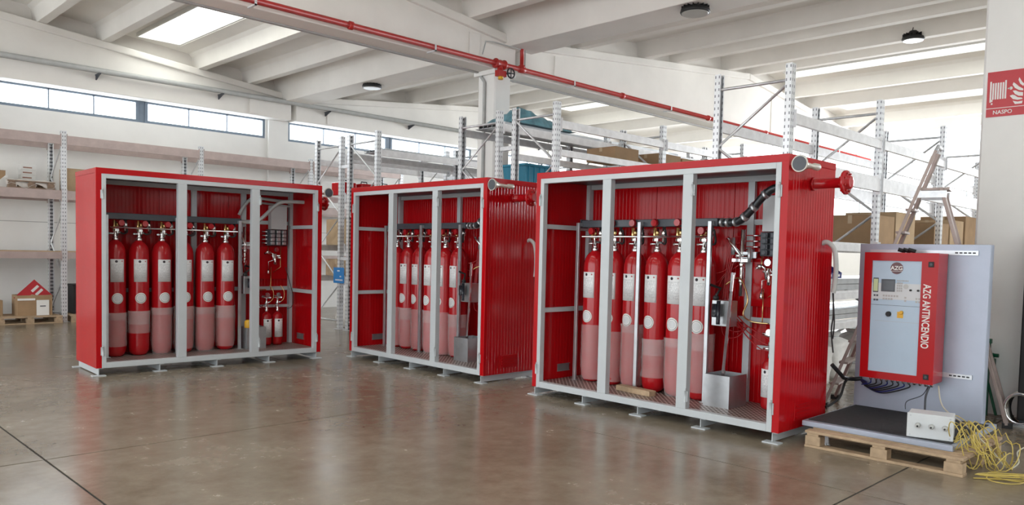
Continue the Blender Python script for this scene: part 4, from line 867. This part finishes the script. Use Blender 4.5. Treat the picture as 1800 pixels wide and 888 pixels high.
# yellow cable tangle: loops over the pallet edge and on the floor
rnd = random.Random(3); yc = MB()
for k in range(13):
    cx, cy = 6.83 + rnd.uniform(-.14, .2), 1.67 + rnd.uniform(-.10, .12); rx, ry = rnd.uniform(.09, .21), rnd.uniform(.08, .18); h = rnd.uniform(.06, .19); ph = rnd.uniform(0, 6)
    yc.tube([(cx + rx * math.cos(a), cy + ry * math.sin(a), max(.012, h + .09 * math.sin(a * 2 + ph) + .10 * (math.sin(a) > 0) - .06 * (math.sin(a) < -.3))) for a in [2 * PI * i / 24 for i in range(24)]], .0042, 5, closed=True)
for k in range(5):
    cx, cy = 6.60 + rnd.uniform(-.08, .08), 1.44 + rnd.uniform(-.06, .06); rx, ry = rnd.uniform(.10, .17), rnd.uniform(.10, .2); t0 = rnd.uniform(0, 3)
    yc.tube([(cx + rx * math.cos(a + t0), cy + ry * math.sin(a), .008 + .009 * k) for a in [2 * PI * i / 24 for i in range(24)]], .0042, 5, closed=True)
yc.obj('yellow_cable', YEL, label='tangled yellow cable spilling from the pallet corner to the floor', cat='cable')
MB().tube(spline([(7.55, 2.2, .50), (7.3, 2.08, .36), (7.05, 1.82, .27), (6.98, 1.62, .12), (7.0, 1.52, .01), (7.25, 1.50, .010), (7.7, 1.60, .012), (7.9, 1.50, .05), (7.6, 1.30, .010), (7.4, 1.1, .010)], 8), .006, 6).obj('white_cable', mat('cream_cable', (.55, .53, .42), .5, noise=.05), label='pale cable running off the pallet across the floor', cat='cable')

# ------------------------------------------------------------------ step ladder, stand, cable coil, cabinet at the right
ld = thing('step_ladder', (8.84, 2.72, 0), .20, label='tall aluminium step ladder with platform behind the control panel', cat='ladder')
def rail(p, q, name, w=.032, t=.016):
    p, q = Vector(p), Vector(q); d = (q - p); L_ = d.length; M = Matrix.Translation(p) @ d.to_track_quat('Z', 'X').to_matrix().to_4x4(); return MB().box(-t, t, -w, w, 0, L_, M).obj(name, LADW, ld, bevel=.004)
TZ = 2.36
for s in (-1, 1):
    rail((s * .30, .92, .03), (s * .15, -.02, TZ + .38), 'rail'); rail((s * .25, -.76, .03), (s * .16, -.09, TZ), 'support_leg')
    MB().box(s * .30 - .03, s * .30 + .03, .88, .97, 0, .05).obj('rubber_foot', BLACK, ld); MB().box(s * .25 - .03, s * .25 + .03, -.81, -.72, 0, .05).obj('rubber_foot', BLACK, ld)
    MB().box(s * .18 - .02, s * .18 + .02, -.14, .19, TZ - .10, TZ - .03).obj('hinge_plate', GALV, ld)
for i in range(9):
    z = .26 + i * .235; f = z / (TZ + .38); y = .92 - .94 * f; hw = .30 - .15 * f - .012
    MB().box(-hw, hw, y - .045, y + .045, z - .012, z + .012).obj('tread', LADW, ld)
MB().box(-.15, .15, -.16, .10, TZ - .02, TZ + .005).obj('platform', LADW, ld)
MB().tube([(-.15, -.02, TZ + .38), (-.14, -.04, TZ + .43), (.14, -.04, TZ + .43), (.15, -.02, TZ + .38)], .016, 8).obj('guard_bar', GALV, ld)
for z in (.7, 1.5): hw = .25 - .09 * z / TZ; y = -.76 + .67 * z / TZ; MB().box(-hw, hw, y - .012, y + .012, z - .015, z + .015).obj('cross_bar', LADW, ld)
gs = thing('pipe_stand', (9.33, 2.26, 0), label='green cast iron pipe vice stand beside the right column', cat='vice stand')
m = MB(); m.box(-.05, .05, -.05, .05, .58, .66); m.box(-.09, .09, -.06, .06, .50, .60); m.obj('vice_body', GREEN, gs, bevel=.008)
MB().box(-.022, .022, -.022, .022, .0, .80).obj('upright', GREEN, gs, bevel=.004); MB().box(-.03, .03, -.03, .09, .76, .81).obj('jaw_arm', GREEN, gs, bevel=.004); MB().cyl((0, -.10, .64), (0, .08, .64), .02, n=10).obj('screw_handle', GREEN, gs)
for a in (.3, 2.4, 4.5): MB().tube([(0, 0, .40), (.11 * math.cos(a), .11 * math.sin(a), .015)], .014, 8).obj('leg', GREEN, gs)
co = thing('chrome_coil', (8.98, 1.86, 0), label='coil of shiny metal hose standing on the floor near the black cabinet', cat='hose coil')
for k in range(4):
    MB().tube([(-.06 + k * .035, .13 * math.cos(a) * (1 - .04 * k), .175 + (.15 + .006 * k) * math.sin(a)) for a in [2 * PI * i / 28 for i in range(28)]], .018, 8, closed=True).obj('hose_turn', CHROME, co)
MB().box(-.09, .08, -.05, .05, 0, .02).obj('coil_base', STEEL, co)
bc = thing('black_cabinet', (9.18, 1.47, 0), label='black cabinet at the right picture edge in front of the column', cat='cabinet')
MB().box(-.24, .24, -.42, .42, .06, 1.93).obj('cabinet_body', BLACK, bc, bevel=.01); MB().box(-.22, .22, -.40, .40, 0, .06).obj('plinth', DARK, bc)
for k in (-1, 1): d_ = MB().box(-.262, -.24, min(0, k * .41) + .004, max(0, k * .41) - .004, .08, 1.91).obj('door', BLACK, bc, bevel=.004); MB().cyl((-.28, k * .05, .95), (-.28, k * .05, 1.10), .009, n=8).obj('handle', STEEL, d_)

# ------------------------------------------------------------------ hose reel sign on the right column
sg = thing('hose_reel_sign', (9.445, 2.235, 3.386), label='red hose reel sign reading NASPO on the right column', cat='sign')
sg.scale = (1, .845, .907)
# local: y positive to the left in the picture
SWH, SHT = .225, .26
MB().box(-.003, .003, -SWH, SWH, -SHT, SHT).obj('sign_plate', SIGNR, sg)
def sp(y0, y1, z0, z1, name, mt=PAPER): return MB().box(-.0045, -.003, y0, y1, z0, z1).obj(name, mt, sg)
sp(-SWH, SWH, -.165, -.158, 'divider_line')
text('NASPO', 'sign_lettering', sg, (-.0045, .045, -.212), RT, .062, PAPER, bold=.001, sx=1.05)
for k in range(7): sp(.175 - k * .027, .193 - k * .027, -.06 + (0 if k else -.03), .13 + (.02 if k in (0, 6) else 0), 'reel_bar')
sp(.160, .173, -.085, -.06, 'hose_end'); sp(.158, .175, -.118, -.098, 'hose_nozzle')
sp(-.028, .0, .045, .058, 'valve_stem'); MB().lathe([(.018, -.0045), (.018, -.003)], (0, -.035, .052), 14, 'X').obj('valve_wheel', PAPER, sg)
def flame(pts, name='flame'):
    MB().prism(pts, 'X', -.0045, -.003).obj(name, PAPER, sg)
flame([(-.05, .09), (-.075, .05), (-.12, .02), (-.165, .01), (-.165, .03), (-.12, .06), (-.085, .095), (-.06, .115)]); flame([(-.11, .135), (-.13, .09), (-.165, .06), (-.172, .085), (-.15, .11), (-.118, .165)])
flame([(-.055, .02), (-.08, -.02), (-.12, -.045), (-.165, -.05), (-.165, -.01), (-.12, -.0), (-.085, .02)]); flame([(-.025, -.035), (-.06, -.075), (-.11, -.09), (-.165, -.085), (-.155, -.07), (-.11, -.06), (-.08, -.035), (-.055, -.025)]); flame([(-.06, -.095), (-.085, -.135), (-.16, -.135), (-.165, -.105), (-.11, -.11)])
